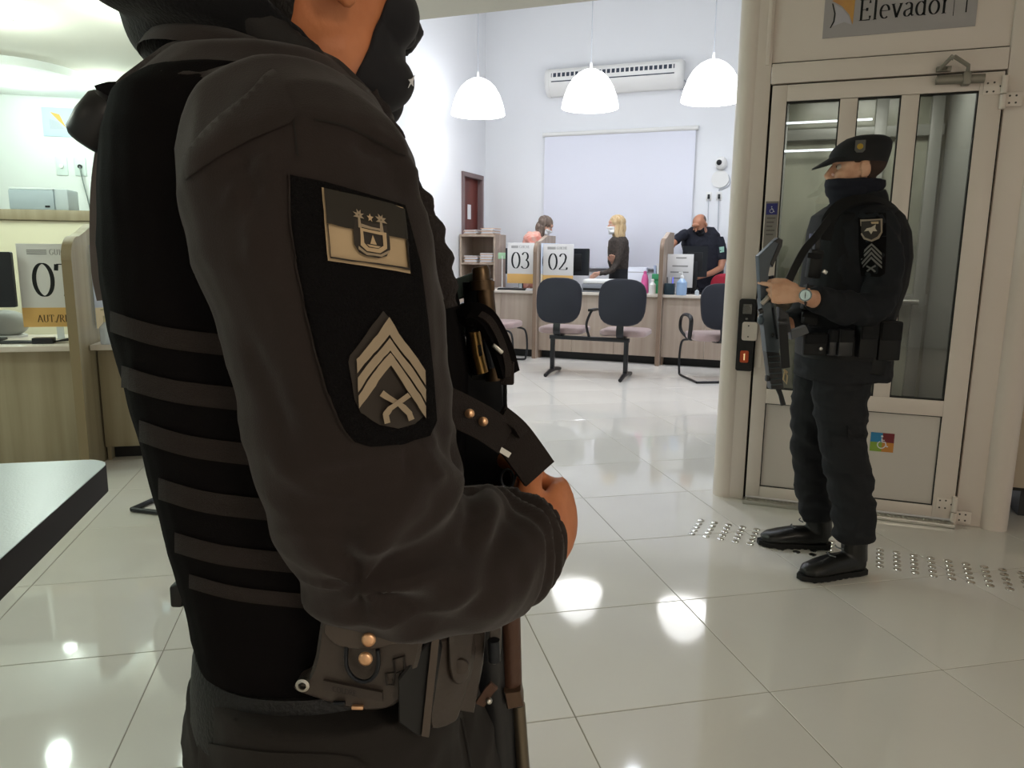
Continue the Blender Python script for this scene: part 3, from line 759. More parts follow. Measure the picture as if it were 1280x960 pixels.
for x in (-.40,.40):
    m = MB(); m.span((x-.022,-.022,.03),(x+.022,.022,.39),.004); m.build('leg', DKMET, bn)
    m = MB(); m.tube([(x,-.24,.02),(x,-.1,.045),(x,.1,.045),(x,.28,.02)],[.02,.024,.024,.02],10); m.build('foot', DKMET, bn)
m = MB(); m.tube(spline([(.0,.0,.42),(-.03,-.01,.55),(.0,.0,.66),(.01,.06,.70)],5),[.014]*16,10); m.strip([(.01,-.02,.705),(.01,.25,.70)],.05,.025,(0,0,1))
m.build('armrest', BLKPL, bn)
def visitor_chair(loc, rz, lbl, arms=True, g='sled-base visitor chairs'):
    t = thing('visitor_chair', lbl, 'chair', loc, rz, g)
    cushion(.48,.46,.42,.495,0,.0).build('seat', SEATF, t, True, 45)
    backpad(.46,.47,.78,0,-.25,10).build('backrest', BACKF, t, True, 40)
    m = MB(); m.strip(spline([(0,-.255,.64),(0,-.30,.50),(0,-.26,.42),(0,-.1,.405)],4),.07,.012,(0,-1,.2)); m.build('spine', DKMET, t)
    for s_ in (-1,1):
        m = MB(); m.tube(spline([(s_*.20,.15,.405),(s_*.235,.24,.37),(s_*.245,.265,.2),(s_*.245,.25,.05),(s_*.245,.20,.0135),(s_*.245,-.10,.0135),(s_*.245,-.27,.0135)],5),.0125,10); m.build('sled_tube', DKMET, t)
        if arms:
            m = MB(); lp = spline([(s_*.22,.12,.42),(s_*.27,.19,.50),(s_*.275,.20,.60),(s_*.275,.13,.665),(s_*.275,-.02,.675),(s_*.275,-.10,.64),(s_*.27,-.09,.55),(s_*.25,-.02,.44),(s_*.22,.0,.42)],5)
            m.strip(lp,.045,.02,[Vector((s_,0,.01))]*len(lp)) if False else m.tube(lp,[(.022,.014)]*len(lp),10)
            m.build('armrest', BLKPL, t)
    m = MB(); m.tube([(-.245,-.27,.0135),(.245,-.27,.0135)],.0125,10); m.build('sled_crossbar', DKMET, t)
    return t
visitor_chair((-.76,7.98,0),R_(28),'black sled-base armchair beside the lift post, before right counter desk')
visitor_chair((-3.24,8.22,0),R_(-90),'visitor chair mostly hidden behind the upright gun tube',False)

# ================================================================== left room
R33 = RL
def Lz(x,y,z=0): return L(x,y,z)
desk(-4.2,-1.545,4.72,.735,'taupe counter desk under the 07 placard',0,[-.75,-.3,.25,.72],LAMIN_L,LAMIN_L,R33,.08,.65,.0)
desk(-1.475,-.1,4.74,.735,'taupe counter desk with sanitizer bottle right of the 07 partition',0,[-.42,0,.4],LAMIN_L,LAMIN_L,R33,.12,.62,.09)
partition(-1.51,4.60,'taupe desk partition right of the 07 placard',R33,1.385,.85,LAMIN_L,mat('partition_edge','8a7a5c',.45),.05)
placard(Lz(-1.745,5.10,.735+.075),LEFT,.40,.505,'07','AUT./RE','large white 07 placard with ochre band on left counter')
sideplac(Lz(-1.465,4.86,.735+.085),LEFT+R_(55),.49,'06','bluish 06 placard beside the partition, edge on')
monitor(Lz(-2.165,5.06,.735),LEFT,.42,.33,'dark teal monitor back left of the 07 placard',.20)
bottle(Lz(-1.385,4.79,.735),[(0,0),(.042,0),(.044,.01),(.044,.10),(.02,.125),(.018,.135)],CLR,[(.02,.13),(.02,.165),(.012,.17),(0,.17)],mat('cap_white_yellow','e0d9b4',.4),'clear sanitizer bottle with white pump right of the 07 partition',pump=True)
kb2 = thing('cable_bundle', 'dark cables and small adapter lying under the 07 placard', 'cables', Lz(-1.72,4.86,.735), LEFT)
for k in range(4):
    m = MB(); m.tube(spline([(-.40,.0+.02*k,.006),(-.2,-.04+.03*k,.01),(0,.01*k,.008),(.12,.03*k-.03,.03-.005*k),(.17,.0,.008)],5),.005,8); m.build('cable', BLKPL, kb2)
MB().span((-.09,-.03,0),(.02,.03,.035),.004).build('adapter', DKPL, kb2)
ml = thing('desk_lamp_base', 'pale rounded desk device behind the 07 counter edge', 'device', Lz(-2.10,5.25,.735), LEFT)
m = MB(); m.ball((0,0,.085),(.13,.08,.085),20); m.build('housing', mat('device_grey','a9aaa6',.4), ml)
m = MB(); m.lathe([(0,0),(.11,0),(.11,.012),(0,.014)],n=24); m.build('base', WHITE2, ml)
sf = thing('storage_cabinet', 'long cream storage cabinet with beige top against left wall', 'cabinet', Lz(-4.2,6.62,0), LEFT)
MB().span((-3.2,0,1.505),(2.62,.4,1.585),.004).build('top_board', LAMIN_L, sf)
for k in range(5):
    MB().span((-3.19+k*1.16,.03,.06),(-3.19+(k+1)*1.16-.006,.05,1.50),.002).build('cabinet_door', mat('cream_panel','e6e0c4',.5), sf)
    m = MB(); m.cyl((-3.19+(k+1)*1.16-.08,.015,1.0),(-3.19+(k+1)*1.16-.08,.015,1.15),.008,n=8); m.build('handle', STEEL, sf)
MB().span((-3.2,.05,0),(2.6,.4,1.505)).build('carcass', LAMIN_L, sf, False)
pt = thing('label_printer', 'pale blue-grey boxy printer on the left storage cabinet', 'printer', Lz(-2.36,6.80,1.585), LEFT)
MB().span((-.20,-.13,0),(.12,.13,.155),.012).build('body', mat('device_blue_grey','a9b6bd',.45), pt)
MB().span((.12,-.12,0),(.22,.13,.165),.012).build('side_tray', mat('device_blue_pale','bcc6c9',.45), pt)
MB().span((-.195,-.12,.155),(.12,.13,.17),.005).build('lid', mat('device_white','dfe6e6',.45), pt)
MB().span((.055,-.134,.02),(.09,-.129,.035)).build('button', BLKPL, pt, False)
for x, lb in ((-2.62,'white wall socket above the label printer, left of the pair'),(-2.46,'white wall socket with black plug, right of the pair')):
    sk = thing('wall_socket', lb, 'socket', Lz(x,LW,2.06), LEFT)
    MB().span((-.05,-.012,-.085),(.05,0,.085),.004).build('plate', mat('socket_white','d9e6e2',.4), sk)
    m = MB(); m.cyl((0,-.012,0),(0,-.03,0),.02,n=12); m.build('plug', BLKPL if x>-2.5 else WHITE2, sk)
    if x > -2.5:
        m = MB(); m.tube(spline([(0,-.03,0),(.02,-.03,-.15),(.05,-.015,-.35),(.06,-.012,-.48)],4),.006,8); m.build('cord', mat('cord_grey','7d8783',.6), sk)
sgn = thing('wall_sign', 'pale blue wall sign with ochre sail emblem behind the officer', 'sign', Lz(-2.28,LW-.001,2.47), LEFT)
MB().span((-.47,-.012,-.14),(.47,0,.12),.002).build('sign_plate', mat('sign_pale_blue','c4d9ea',.6), sgn)
MB().prism([(-.40,.08),(-.32,.06),(-.27,-.06),(-.33,.0)],.012,.013,plane_M((0,0,0),(1,0,0),(0,0,1))).build('emblem_sail', mat('emblem_yellow','d9b45c',.6), sgn, False)
MB().prism([(-.41,.02),(-.33,-.01),(-.29,-.07),(-.41,-.075)],.012,.013,plane_M((0,0,0),(1,0,0),(0,0,1))).build('emblem_page', mat('emblem_grey','b4bdc9',.6), sgn, False)
tx = MB(); text(tx,'AUTO',plane_M((-.20,-.013,.01),(1,0,0),(0,0,1)),.06,.14,.04); tx.span((-.2,-.013,-.07),(.1,-.0125,-.055)); tx.build('lettering', mat('ink_pale','8ba0b3',.7), sgn, False)
for k, (x, y) in enumerate(((-2.70,7.55),(-1.95,7.55),(-2.15,5.75),(-1.2,5.45))):
    dl = thing('recessed_downlight', ('round ceiling downlight over the wall sign, left one','round ceiling downlight over the wall sign, right one','round ceiling downlight at the left picture edge','round ceiling downlight behind the officer\'s collar')[k], 'ceiling light', Lz(x,y,2.685 if k<2 else 2.75), 0, 'recessed downlights of the left room')
    MB().lathe([(.075,0),(.075,-.008),(.055,-.010),(.05,0)],n=24).build('trim_ring', WHITE2, dl)
    MB().lathe([(0,-.003),(.052,-.003)],n=24).build('diffuser', mat('downlight_glow','f4fff4',.5,emit=7), dl)
visitor_chair(Lz(-.735,3.987,0),LEFT-R_(27),'dark sled-base chair at the left counter, half hidden by the officer')
# foreground table
tb_ = thing('foreground_table', 'dark laminate table corner in the left foreground', 'table', Lz(-1.25,1.35,0), LEFT)
TT = mat('pale_slate_laminate','b3bbbf',.28,spec=.6,bump=(160,.12,4)); TE = mat('dark_table_edge','1d1614',.6,spec=.2)
pol = rrect(1.28,1.42,.07,8)
m = MB(); m.prism(pol,.748,.75); m.build('table_top', TT, tb_, True, 30)
m = MB(); m.prism([(x*1.002,y*1.002) for x,y in pol],.680,.7485); m.build('edge_band', TE, tb_, True, 30)
for x, y in ((-.5,-.6),(.05,-.6),(-.5,.58),(.05,.58)):
    m = MB(); m.span((x-.03,y-.03,0),(x+.03,y+.03,.681),.004)
    m.build('leg', DKMET, tb_)
# ================================================================== figure helpers
def fuse(mb, voxel, smooth=2, fac=.5):
    """union of closed pieces as one continuous surface"""
    bmesh.ops.recalc_face_normals(mb.bm, faces=mb.bm.faces[:])
    me = bpy.data.meshes.new('tmp'); mb.bm.to_mesh(me); mb.bm.free()
    o = bpy.data.objects.new('tmp', me); COL.objects.link(o)
    r = o.modifiers.new('r','REMESH'); r.mode = 'VOXEL'; r.voxel_size = voxel; r.adaptivity = 0
    if smooth:
        s = o.modifiers.new('s','SMOOTH'); s.iterations = smooth; s.factor = fac
    dg = bpy.context.evaluated_depsgraph_get(); dg.update()
    out = bpy.data.meshes.new_from_object(o.evaluated_get(dg))
    bpy.data.objects.remove(o); bpy.data.meshes.remove(me)
    return out
def displace(me, f):
    """move every vertex along its normal by f(co, normal)"""
    nn = [v.normal.copy() for v in me.vertices]
    for v, n in zip(me.vertices, nn):
        v.co = v.co + n*f(v.co, n)
    me.update()
def nz(p, sx, sy=None, sz=None):
    sy = sx if sy is None else sy; sz = sx if sz is None else sz
    return noise.noise(Vector((p.x*sx, p.y*sy, p.z*sz)))
def ridge(p, s, k=1.0):
    q = Vector((p.x*s[0], p.y*s[1], p.z*s[2])); q += Vector((noise.noise(q*.6+Vector((9,2,5))),noise.noise(q*.6),0))*.7
    return (1-abs(noise.noise(q))*2.2)*k
def obj_mesh(name, me, m, parent, label=None):
    me.materials.clear(); me.materials.append(m)
    o = link(name, me, parent, True, None); 
    if label: o['label'] = label
    return o
def shell(me, cond, off, thick=0.0):
    """part of a surface lifted off it as a sheet (closed with a rim when thick)"""
    bm = bmesh.new(); bm.from_mesh(me); bm.normal_update()
    kill = [f for f in bm.faces if not cond(f.calc_center_median())]
    bmesh.ops.delete(bm, geom=kill, context='FACES')
    for _ in range(4):
        bv = [v for v in bm.verts if v.is_boundary]; pos = {}
        for v in bv:
            nb = [e.other_vert(v) for e in v.link_edges if e.is_boundary]
            if len(nb) == 2: pos[v] = v.co*.4+(nb[0].co+nb[1].co)*.3
        for v, c in pos.items(): v.co = c
    bm.normal_update()
    N = {v: v.normal.copy() for v in bm.verts}
    o = off if callable(off) else (lambda c, n: off)
    for v in bm.verts: v.co = v.co + N[v]*o(v.co, N[v])
    if thick:
        edges = [e for e in bm.edges if e.is_boundary]
        r = bmesh.ops.extrude_edge_only(bm, edges=edges)
        for v in [g for g in r['geom'] if isinstance(g, bmesh.types.BMVert)]:
            nb = [e.other_vert(v) for e in v.link_edges if e.other_vert(v) in N]
            n = N[nb[0]] if nb else v.normal
            v.co = v.co - n*thick
    out = bpy.data.meshes.new('sheet'); bm.to_mesh(out); bm.free(); return out
from mathutils.bvhtree import BVHTree
def bvh_of(me):
    return BVHTree.FromPolygons([v.co.copy() for v in me.vertices], [tuple(p.vertices) for p in me.polygons])
def decal(mb, poly, bvh, eye, aim, off, step=.012, thick=.0015):
    """lay a flat outline (2-D points turned into 3-D by aim) onto a surface as a thin raised patch"""
    bm = bmesh.new(); V = [bm.verts.new((x,y,0)) for x,y in poly]; bm.faces.new(V)
    xs = [p[0] for p in poly]; ys = [p[1] for p in poly]
    for ax, (a, b) in ((0,(min(xs),max(xs))),(1,(min(ys),max(ys)))):
        n = max(1,int((b-a)/step))
        for k in range(1, n):
            c = a+(b-a)*k/n; pt = (c,0,0) if ax == 0 else (0,c,0); no = (1,0,0) if ax == 0 else (0,1,0)
            bmesh.ops.bisect_plane(bm, geom=bm.verts[:]+bm.edges[:]+bm.faces[:], plane_co=pt, plane_no=no)
    bmesh.ops.triangulate(bm, faces=[f for f in bm.faces if len(f.verts)>4])
    for v in bm.verts:
        t = aim(v.co.x, v.co.y); d = (t-eye).normalized()
        hit, n, i, dist = bvh.ray_cast(eye, d)
        if hit is None: hit, n, i, dist = bvh.find_nearest(t)
        if n.dot(d) > 0: n = -n
        v.co = hit + n*off if abs(n.dot(d)) > .1 else hit - d*off
    bm.normal_update()
    if thick:
        N = {v: v.normal.copy() for v in bm.verts}
        edges = [e for e in bm.edges if e.is_boundary]
        r = bmesh.ops.extrude_edge_only(bm, edges=edges)
        for v in [g for g in r['geom'] if isinstance(g, bmesh.types.BMVert)]:
            nb = [e.other_vert(v) for e in v.link_edges if e.other_vert(v) in N]
            c = sum((q.co for q in nb), Vector())/max(1,len(nb))
            d = (c-eye).normalized(); v.co = v.co + d*(off+thick)
    mb.merge(bm)

def head_pieces(mb, M, s=1.0, ears=True):
    """head in its own frame: +Y face, +X the person's right, origin between the ears"""
    def B(c, r, rot=None):
        mb.ball(M@(Vector(c)*s), tuple(q*s for q in r), 20, (M.to_3x3()@rot) if rot is not None else M.to_3x3())
    B((0,-.012,.028),(.076,.097,.080)); B((0,.015,-.010),(.069,.078,.085)); B((0,.030,-.065),(.058,.066,.060))
    B((0,.072,-.103),(.028,.024,.022)); B((.03,.045,-.090),(.030,.045,.026)); B((-.03,.045,-.090),(.030,.045,.026))
    B((0,.083,.035),(.052,.018,.026)); B((.036,.066,-.035),(.026,.028,.026)); B((-.036,.066,-.035),(.026,.028,.026))
    mb.tube([M@(Vector(p)*s) for p in ((0,.088,.012),(0,.104,-.012),(0,.116,-.035),(0,.106,-.046))],[.008*s,.0095*s,.0135*s,.011*s],10)
    B((.012,.101,-.042),(.009,.011,.008)); B((-.012,.101,-.042),(.009,.011,.008))
    B((0,.090,-.072),(.024,.012,.006)); B((0,.089,-.081),(.021,.012,.007))
    if ears:
        for sx in (-1,1):
            B((sx*.081,-.008,-.012),(.010,.020,.033),Matrix.Rotation(R_(-12),3,'X')); B((sx*.077,.0,-.038),(.006,.010,.010))
def eyes(parent, M, s=1.0):
    for sx in (-1,1):
        e = MB(); e.ball(M@(Vector((sx*.032,.078,-.002))*s),.0125*s,14); o = e.build('eye', mat('eye_white','b9aea2',.3), parent)
        q = MB(); q.ball(M@(Vector((sx*.032,.0875,-.002))*s),(.006*s,.004*s,.006*s),10,M.to_3x3()); q.build('iris', mat('iris_brown','2a1a10',.2), o)
def face_frame(origin, fwd, up=Vector((0,0,1))):
    y = Vector(fwd).normalized(); x = y.cross(up).normalized(); z = x.cross(y)
    return Matrix(((x.x,y.x,z.x,origin[0]),(x.y,y.y,z.y,origin[1]),(x.z,y.z,z.z,origin[2]),(0,0,0,1)))
def hand_pieces(mb, M, side, curl=(40,55,35), thumb=(35,20,15), s=1.0, spread=4, index_straight=False):
    """hand in its own frame: +Y towards the fingers, thumb at side*X, palm at -Z"""
    def P(*p): return M@(Vector((p[0]*side, p[1], p[2]))*s)
    X = M.to_3x3()@Vector((1,0,0))
    up = M.to_3x3()@Vector((0,0,1))
    mb.tube([P(0,-.045,0),P(0,-.01,0),P(.0,.03,0),P(0,.065,-.002),P(-.002,.092,-.004)],[(.026*s,.020*s),(.029*s,.019*s),(.038*s,.017*s),(.042*s,.0155*s),(.038*s,.012*s)],16,up=up)
    mb.ball(P(.028,.025,-.012),(.018*s,.03*s,.016*s),12,M.to_3x3())
    Ls = ((.030,.088,.074,.0092,spread),(.010,.094,.082,.0095,spread*.3),(-.011,.091,.076,.0090,-spread*.4),(-.030,.082,.060,.0080,-spread*1.4))
    for k, (x, y, ln, r, sp) in enumerate(Ls):
        p = Vector((x, y-.012, -.002)); a = 0; pts = [p.copy()]; d0 = R_(sp)
        cur = (20,16,10) if (k == 0 and index_straight) else curl
        for j, (f, c) in enumerate(zip((.46,.30,.24), cur)):
            a += R_(c + (3*k if j == 0 else 0))
            stp = Vector((math.sin(d0)*math.cos(a), math.cos(d0)*math.cos(a), -math.sin(a)))*(ln*f+(.012 if j == 0 else 0))
            mid = p + stp*.5; p = p+stp; pts += [mid, p.copy()]
        n = len(pts); rr = [r*s*(1.08-.30*i/(n-1)) for i in range(n)]
        mb.tube([P(*q) for q in pts], rr, 10, round_ends=True)
    a0, a1, a2 = thumb
    p = Vector((.026,.012,-.010)); pts = [p.copy()]; a = R_(a0); el = 0
    for f, c, e in ((.044,0,10),(.036,a1,8),(.030,a2,6)):
        a -= R_(c); el += R_(e)
        p = p + Vector((math.sin(a)*math.cos(el), math.cos(a)*math.cos(el), -math.sin(el)))*f; pts.append(p.copy())
    mb.tube([P(*q) for q in pts],[.0145*s,.0125*s,.0108*s,.0088*s],10,round_ends=True)
    return [P(*q) for q in pts]
def boot(mb, M, s=1.0):
    """boot in its own frame: +Y toe, origin at the heel on the floor"""
    def P(*p): return M@(Vector(p)*s)
    up = M.to_3x3()@Vector((0,0,1))
    mb.tube([P(0,.010,.045),P(0,.06,.05),P(0,.14,.048),P(0,.20,.042),P(0,.245,.036),P(0,.272,.032)],[(.036*s,.034*s),(.041*s,.044*s),(.045*s,.042*s),(.050*s,.034*s),(.043*s,.028*s),(.02*s,.016*s)],18,up=up)
    mb.tube([P(0,.035,.05),P(0,.045,.11),P(0,.045,.17),P(0,.04,.24)],[(.038*s,.05*s),(.04*s,.052*s),(.045*s,.055*s),(.05*s,.058*s)],18,up=M.to_3x3()@Vector((0,1,0)))
def boot_sole(mb, M, s=1.0):
    out = []
    prof_ = [(-.034,.0),(-.04,.04),(-.037,.10),(-.046,.19),(-.040,.245),(-.015,.283),(.015,.285),(.042,.25),(.050,.19),(.040,.10),(.042,.04),(.034,.0),(.0,-.012)]
    mb.prism([(x*s,y*s) for x,y in prof_], .004*s, .024*s, M)
    for k in range(9):
        mb.box(M@(Vector((0,.015+.028*k,.006))*s),((.082-.004*abs(k-6))*s,.014*s,.012*s),M.to_3x3())
# ================================================================== the officer in the foreground
CLOTH = mat('charcoal_uniform', '2b2422', .85, spec=.2, sheen=.12, bump=(900,.12,2), var=('27201e', 14, (1,1,1)))
CLOTH_D = mat('charcoal_trousers', '24211f', .85, spec=.2, sheen=.04, bump=(900,.12,2))
VEST = mat('black_vest_nylon', '0d0b0c', .85, spec=.08, bump=(900,.2,2,(1,1,1)))
WEBB = mat('webbing_brown_black', '251e1c', .7, spec=.3, bump=(700,.5,1,(1,1,3)))
VELC = mat('velcro_black', '121112', .95, spec=.1, bump=(600,.6,3))
KNIT = mat('black_knit', '0d0d10', .85, spec=.2, sheen=.15, bump=(300,.3,2))
HOLS = mat('holster_polymer', '3b342f', .38, spec=.5, bump=(200,.08,3))
BRASS = mat('brass_rivet', 'e3b48c', .35, .85)
BRONZE = mat('bronze_tube', '54422f', .3, .7)
GUN = mat('gun_metal', '23262b', .38, .6)
GUNB = mat('gun_black', '121316', .4, spec=.5)
GREENG = mat('receiver_green_grey', '3c4a46', .35, .3)
LEATH = mat('brown_leather', '4d3427', .5, bump=(90,.3,3))
TAN = mat('patch_tan', 'b9a180', .85); TAN2 = mat('patch_sand', '9a8a74', .85)
PDARK = mat('patch_dark', '332d28', .85); PGRN = mat('patch_dark_green', '2a2620', .85)

NR = Vector((-.22,.715,0))
OF = thing('person', 'police officer in charcoal uniform and black vest, seen from behind in the near foreground', 'person', RZ@NR, YAW)
EYE = Vector((0,0,CAM_H)) - NR
def P(px, py, d): return at(px,py,d) - NR
def PS(poly, d): return [P(x,y,d) for x,y in poly]
def noself(p, d, th):  # slab: outline seen at pixels, standing at depth d(px,py), real thickness th
    return None
def slab(mb, poly, d, th, bevel=.0):
    """outline at real depth, thickness away from the viewer; d is a number or a function of the pixel column"""
    f = (lambda x, y: d) if not callable(d) else d
    fr = [P(x,y,f(x,y)) for x,y in poly]; n = len(fr)
    if bevel:
        c = sum(fr, Vector())/n
        ft = [p + (c-p).normalized()*bevel for p in fr]; fr2 = [p+Vector((0,bevel,0)) for p in fr]
        bk = [p+Vector((0,th,0)) for p in fr]; vs = ft+fr2+bk
        fs = [tuple(range(n)), tuple(range(3*n-1,2*n-1,-1))]+[(k,(k+1)%n,n+(k+1)%n,n+k) for k in range(n)]+[(n+k,n+(k+1)%n,2*n+(k+1)%n,2*n+k) for k in range(n)]
    else:
        bk = [p+Vector((0,th,0)) for p in fr]; vs = fr+bk
        fs = [tuple(range(n)), tuple(range(2*n-1,n-1,-1))]+[(k,(k+1)%n,n+(k+1)%n,n+k) for k in range(n)]
    mb.faces(vs, fs); return mb
TY = .715
def torso_ring(row, Lp, Rp, b, n=36, shrink=0.0, ex=2.3, y0=TY, dz=0.0):
    # half width a and centre so that the section, as wide as a body is deep (2b), just spans the two outline points
    a0, a1 = P(Lp,row,TY), P(Rp,row,TY); bb = b*1.04
    s0, s1 = (a0.x+NR.x)/TY, (a1.x+NR.x)/TY; lo, hi = .02, .4
    for _ in range(40):
        a = (lo+hi)/2
        if math.sqrt(a*a+s0*s0*bb*bb)+math.sqrt(a*a+s1*s1*bb*bb) > (s1-s0)*y0: hi = a
        else: lo = a
    c = Vector((s0*y0+math.sqrt(a*a+s0*s0*bb*bb)-NR.x, y0-NR.y, a0.z*.5+a1.z*.5)); a -= shrink; bb = b - shrink
    out = []
    for k in range(n):
        t = 2*PI*k/n; co, si = math.cos(t), math.sin(t); q = (abs(co)**ex+abs(si)**ex)**(-1/ex)
        out.append(Vector((c.x+a*q*co, c.y+bb*q*si, c.z+dz)))
    return out
ROWS = [ # row, left, right, half width away from the viewer
 (98,214,452,.12),(122,176,476,.155),(150,150,496,.17),(200,134,520,.178),(250,128,545,.18),(300,124,562,.18),(350,128,573,.178),
 (400,138,578,.176),(450,150,578,.174),(500,165,578,.172),(560,187,576,.170),(620,207,572,.168),(690,230,566,.168),(750,244,562,.168)]
# ---- skin figure
bd = MB()
HF = Vector((math.cos(R_(44)), math.sin(R_(44)), .05))
nose = P(518,50,TY+.068); HM = face_frame((0,0,0), HF)
HO = nose - HM.to_3x3()@Vector((0,.125,-.040)); HM = face_frame(HO, HF)
head_pieces(bd, HM, 1.0)
neck_b = P(330,120,TY)
bd.tube([neck_b+Vector((0,0,-.06)), neck_b+Vector((.01,0,.05)), HO+Vector((-.012,-.005,-.05))],[.075,.062,.06],18)
for sgn in (-1,1):
    pass
bd.rings([torso_ring(r,l,q,b,24,.035) for r,l,q,b in ROWS])
ARM = [(335,160,.575,.046),(352,190,.545,.068),(376,240,.520,.0775),(398,320,.512,.0775),(417,400,.510,.0745),(432,480,.512,.071),(442,560,.516,.068),(452,625,.522,.0665),(474,680,.532,.066),(520,697,.548,.064),(562,697,.568,.0615),(596,693,.590,.057),(626,684,.615,.050),(651,674,.640,.0415),(664,667,.655,.037)]
AP = [P(x,y,d) for x,y,d,r in ARM]
bd.tube(AP, [r*.72 for *_ ,r in ARM], 16)
# the other arm, mirrored beyond the chest, its hand on the fore-end
def yb(p, y): return Vector((p.x, y-NR.y, p.z))
LA = [(yb(P(330,128,TY),.86),.05),(yb(P(350,190,TY),.905),.068),(yb(P(385,360,TY),.925),.066),(yb(P(420,520,TY),.93),.062),(yb(P(470,610,TY),.91),.060),(yb(P(540,640,TY),.86),.054),(yb(P(590,650,TY),.81),.043)]
bd.tube([p for p,r in LA],[r*.72 for p,r in LA],16)
# right hand: thumb up along the carbine, back of the hand outwards
W0 = P(671,694,.664); HD = Vector((.40,.88,.20)).normalized(); th_up = Vector((-.12,-.02,1)); th_up = (th_up-HD*th_up.dot(HD)).normalized()
xh = -th_up; zh = xh.cross(HD)
HMx = Matrix(((xh.x,HD.x,zh.x,W0.x),(xh.y,HD.y,zh.y,W0.y),(xh.z,HD.z,zh.z,W0.z),(0,0,0,1)))
thumb_pts = hand_pieces(bd, HMx, -1, (62,58,40), (38,40,14), 1.0)
bd.tube([AP[-3],AP[-1],HMx@Vector((0,-.03,0))],[.03,.028,.027],14)
W1 = LA[-1][0]; HD2 = Vector((.62,-.62,-.05)).normalized(); t2 = Vector((0,0,1)); t2 = (t2-HD2*t2.dot(HD2)).normalized(); z2 = t2.cross(HD2)
HM2 = Matrix(((t2.x,HD2.x,z2.x,W1.x),(t2.y,HD2.y,z2.y,W1.y),(t2.z,HD2.z,z2.z,W1.z),(0,0,0,1)))
hand_pieces(bd, HM2, 1, (55,55,40), (40,25,15), 1.0)
# legs
hipz = .86
LEGS = []
for sgn, y in ((-1,.605),(1,.825)):
    xk = -.03 if sgn < 0 else .05
    leg = [(Vector((.07,y-NR.y,.93)),.088),(Vector((.07,y-NR.y,.80)),.090),(Vector((.07+xk*.4,y-NR.y,.62)),.078),(Vector((.07+xk,y-NR.y,.48)),.066),(Vector((.05+xk,y-NR.y,.30)),.058),(Vector((.03+xk,y-NR.y,.10)),.045)]
    LEGS.append(leg); bd.tube([p for p,r in leg],[r*.8 for p,r in leg],16)
body = fuse(bd, .0036, 3, .5)
obj_mesh('body', body, SKIN1, OF)
eyes(OF, HM)
hb = bvh_of(body)
HI = HM.inverted()
# ---- hair, mask
def in_head(c): return HI@c
obj_mesh('hair', shell(body, lambda c: (lambda q: q.z > .045 - .5*max(0,q.y-.03)*(-1) and q.z > .02+.55*(q.y+.02) and abs(q.x) < .2 and q.z > -.06 - .0*q.y and q.y < .075 or (q.y < -.03 and q.z > -.075 and q.length < .2))(in_head(c)) and in_head(c).length < .18, .006, .004), mat('black_hair','14100e',.7,bump=(150,.5,3,(3,3,.6))), OF)
def mask_c(c):
    q = in_head(c)
    if q.length > .2: return False
    return q.y > .036 + .5*(q.z+.06) and q.z < -.022 + .0*q.y - (0.35*max(0,.10-q.y)) + .012 and q.z > -.16
mk = obj_mesh('face_mask', shell(body, mask_c, .0045, .0035), mat('mask_black','0e0d14',.8,sheen=.1), OF)
# small pale crest on the mask
m = MB()
c0 = HM@Vector((.2,.068,-.092)); hit, n_, i_, dd = hb.ray_cast(c0, HM.to_3x3()@Vector((-1,0,0)))
if hit is not None:
    cc = hit+n_*.0085; xx = HM.to_3x3()@Vector((0,1,0)); xx = (xx-n_*xx.dot(n_)).normalized(); Mx = plane_M(cc, xx, n_.cross(xx))
    m.prism([(-.004,-.006),(-.001,-.001),(-.004,.001),(.001,.002),(.006,.006),(.003,.0),(.004,-.004),(.0,-.002)],0,.0006,Mx); m.build('mask_emblem', PAPER, mk, False)
# ---- jacket: trunk, both sleeves, collar
jk = MB()
jk.rings([torso_ring(r,l,q,b,40,.014) for r,l,q,b in ROWS])
jk.rings([torso_ring(84,236,432,.095,30),torso_ring(98,214,452,.125,30),torso_ring(150,150,496,.165,30)])
jk.tube(AP, [r for *_,r in ARM], 26)
jk.ball(P(345,158,.575),(.056,.055,.044),20); jk.ball(P(305,150,.61),(.06,.06,.042),20)
jk.ball(P(395,160,.61),(.055,.06,.040),20)
jk.tube([p for p,r in LA],[r for p,r in LA],22)
jk.ball(yb(P(330,140,TY),.865),(.062,.06,.05),18)
jm = fuse(jk, .0042, 4, .5)
axis_pts = AP
def arm_t(p):
    best = (9, 0)
    for i in range(len(AP)-1):
        a, b = AP[i], AP[i+1]; ab = b-a; t = max(0,min(1,(p-a).dot(ab)/ab.length_squared)); d = (p-(a+ab*t)).length
        if d < best[0]: best = (d, i+t)
    return best
def proj(p):
    q = p + NR - Vector((0,0,CAM_H)); z = q.dot(FW); return (640+F_PX*q.dot(RT)/z, 480+F_PX*q.dot(DN)/z)
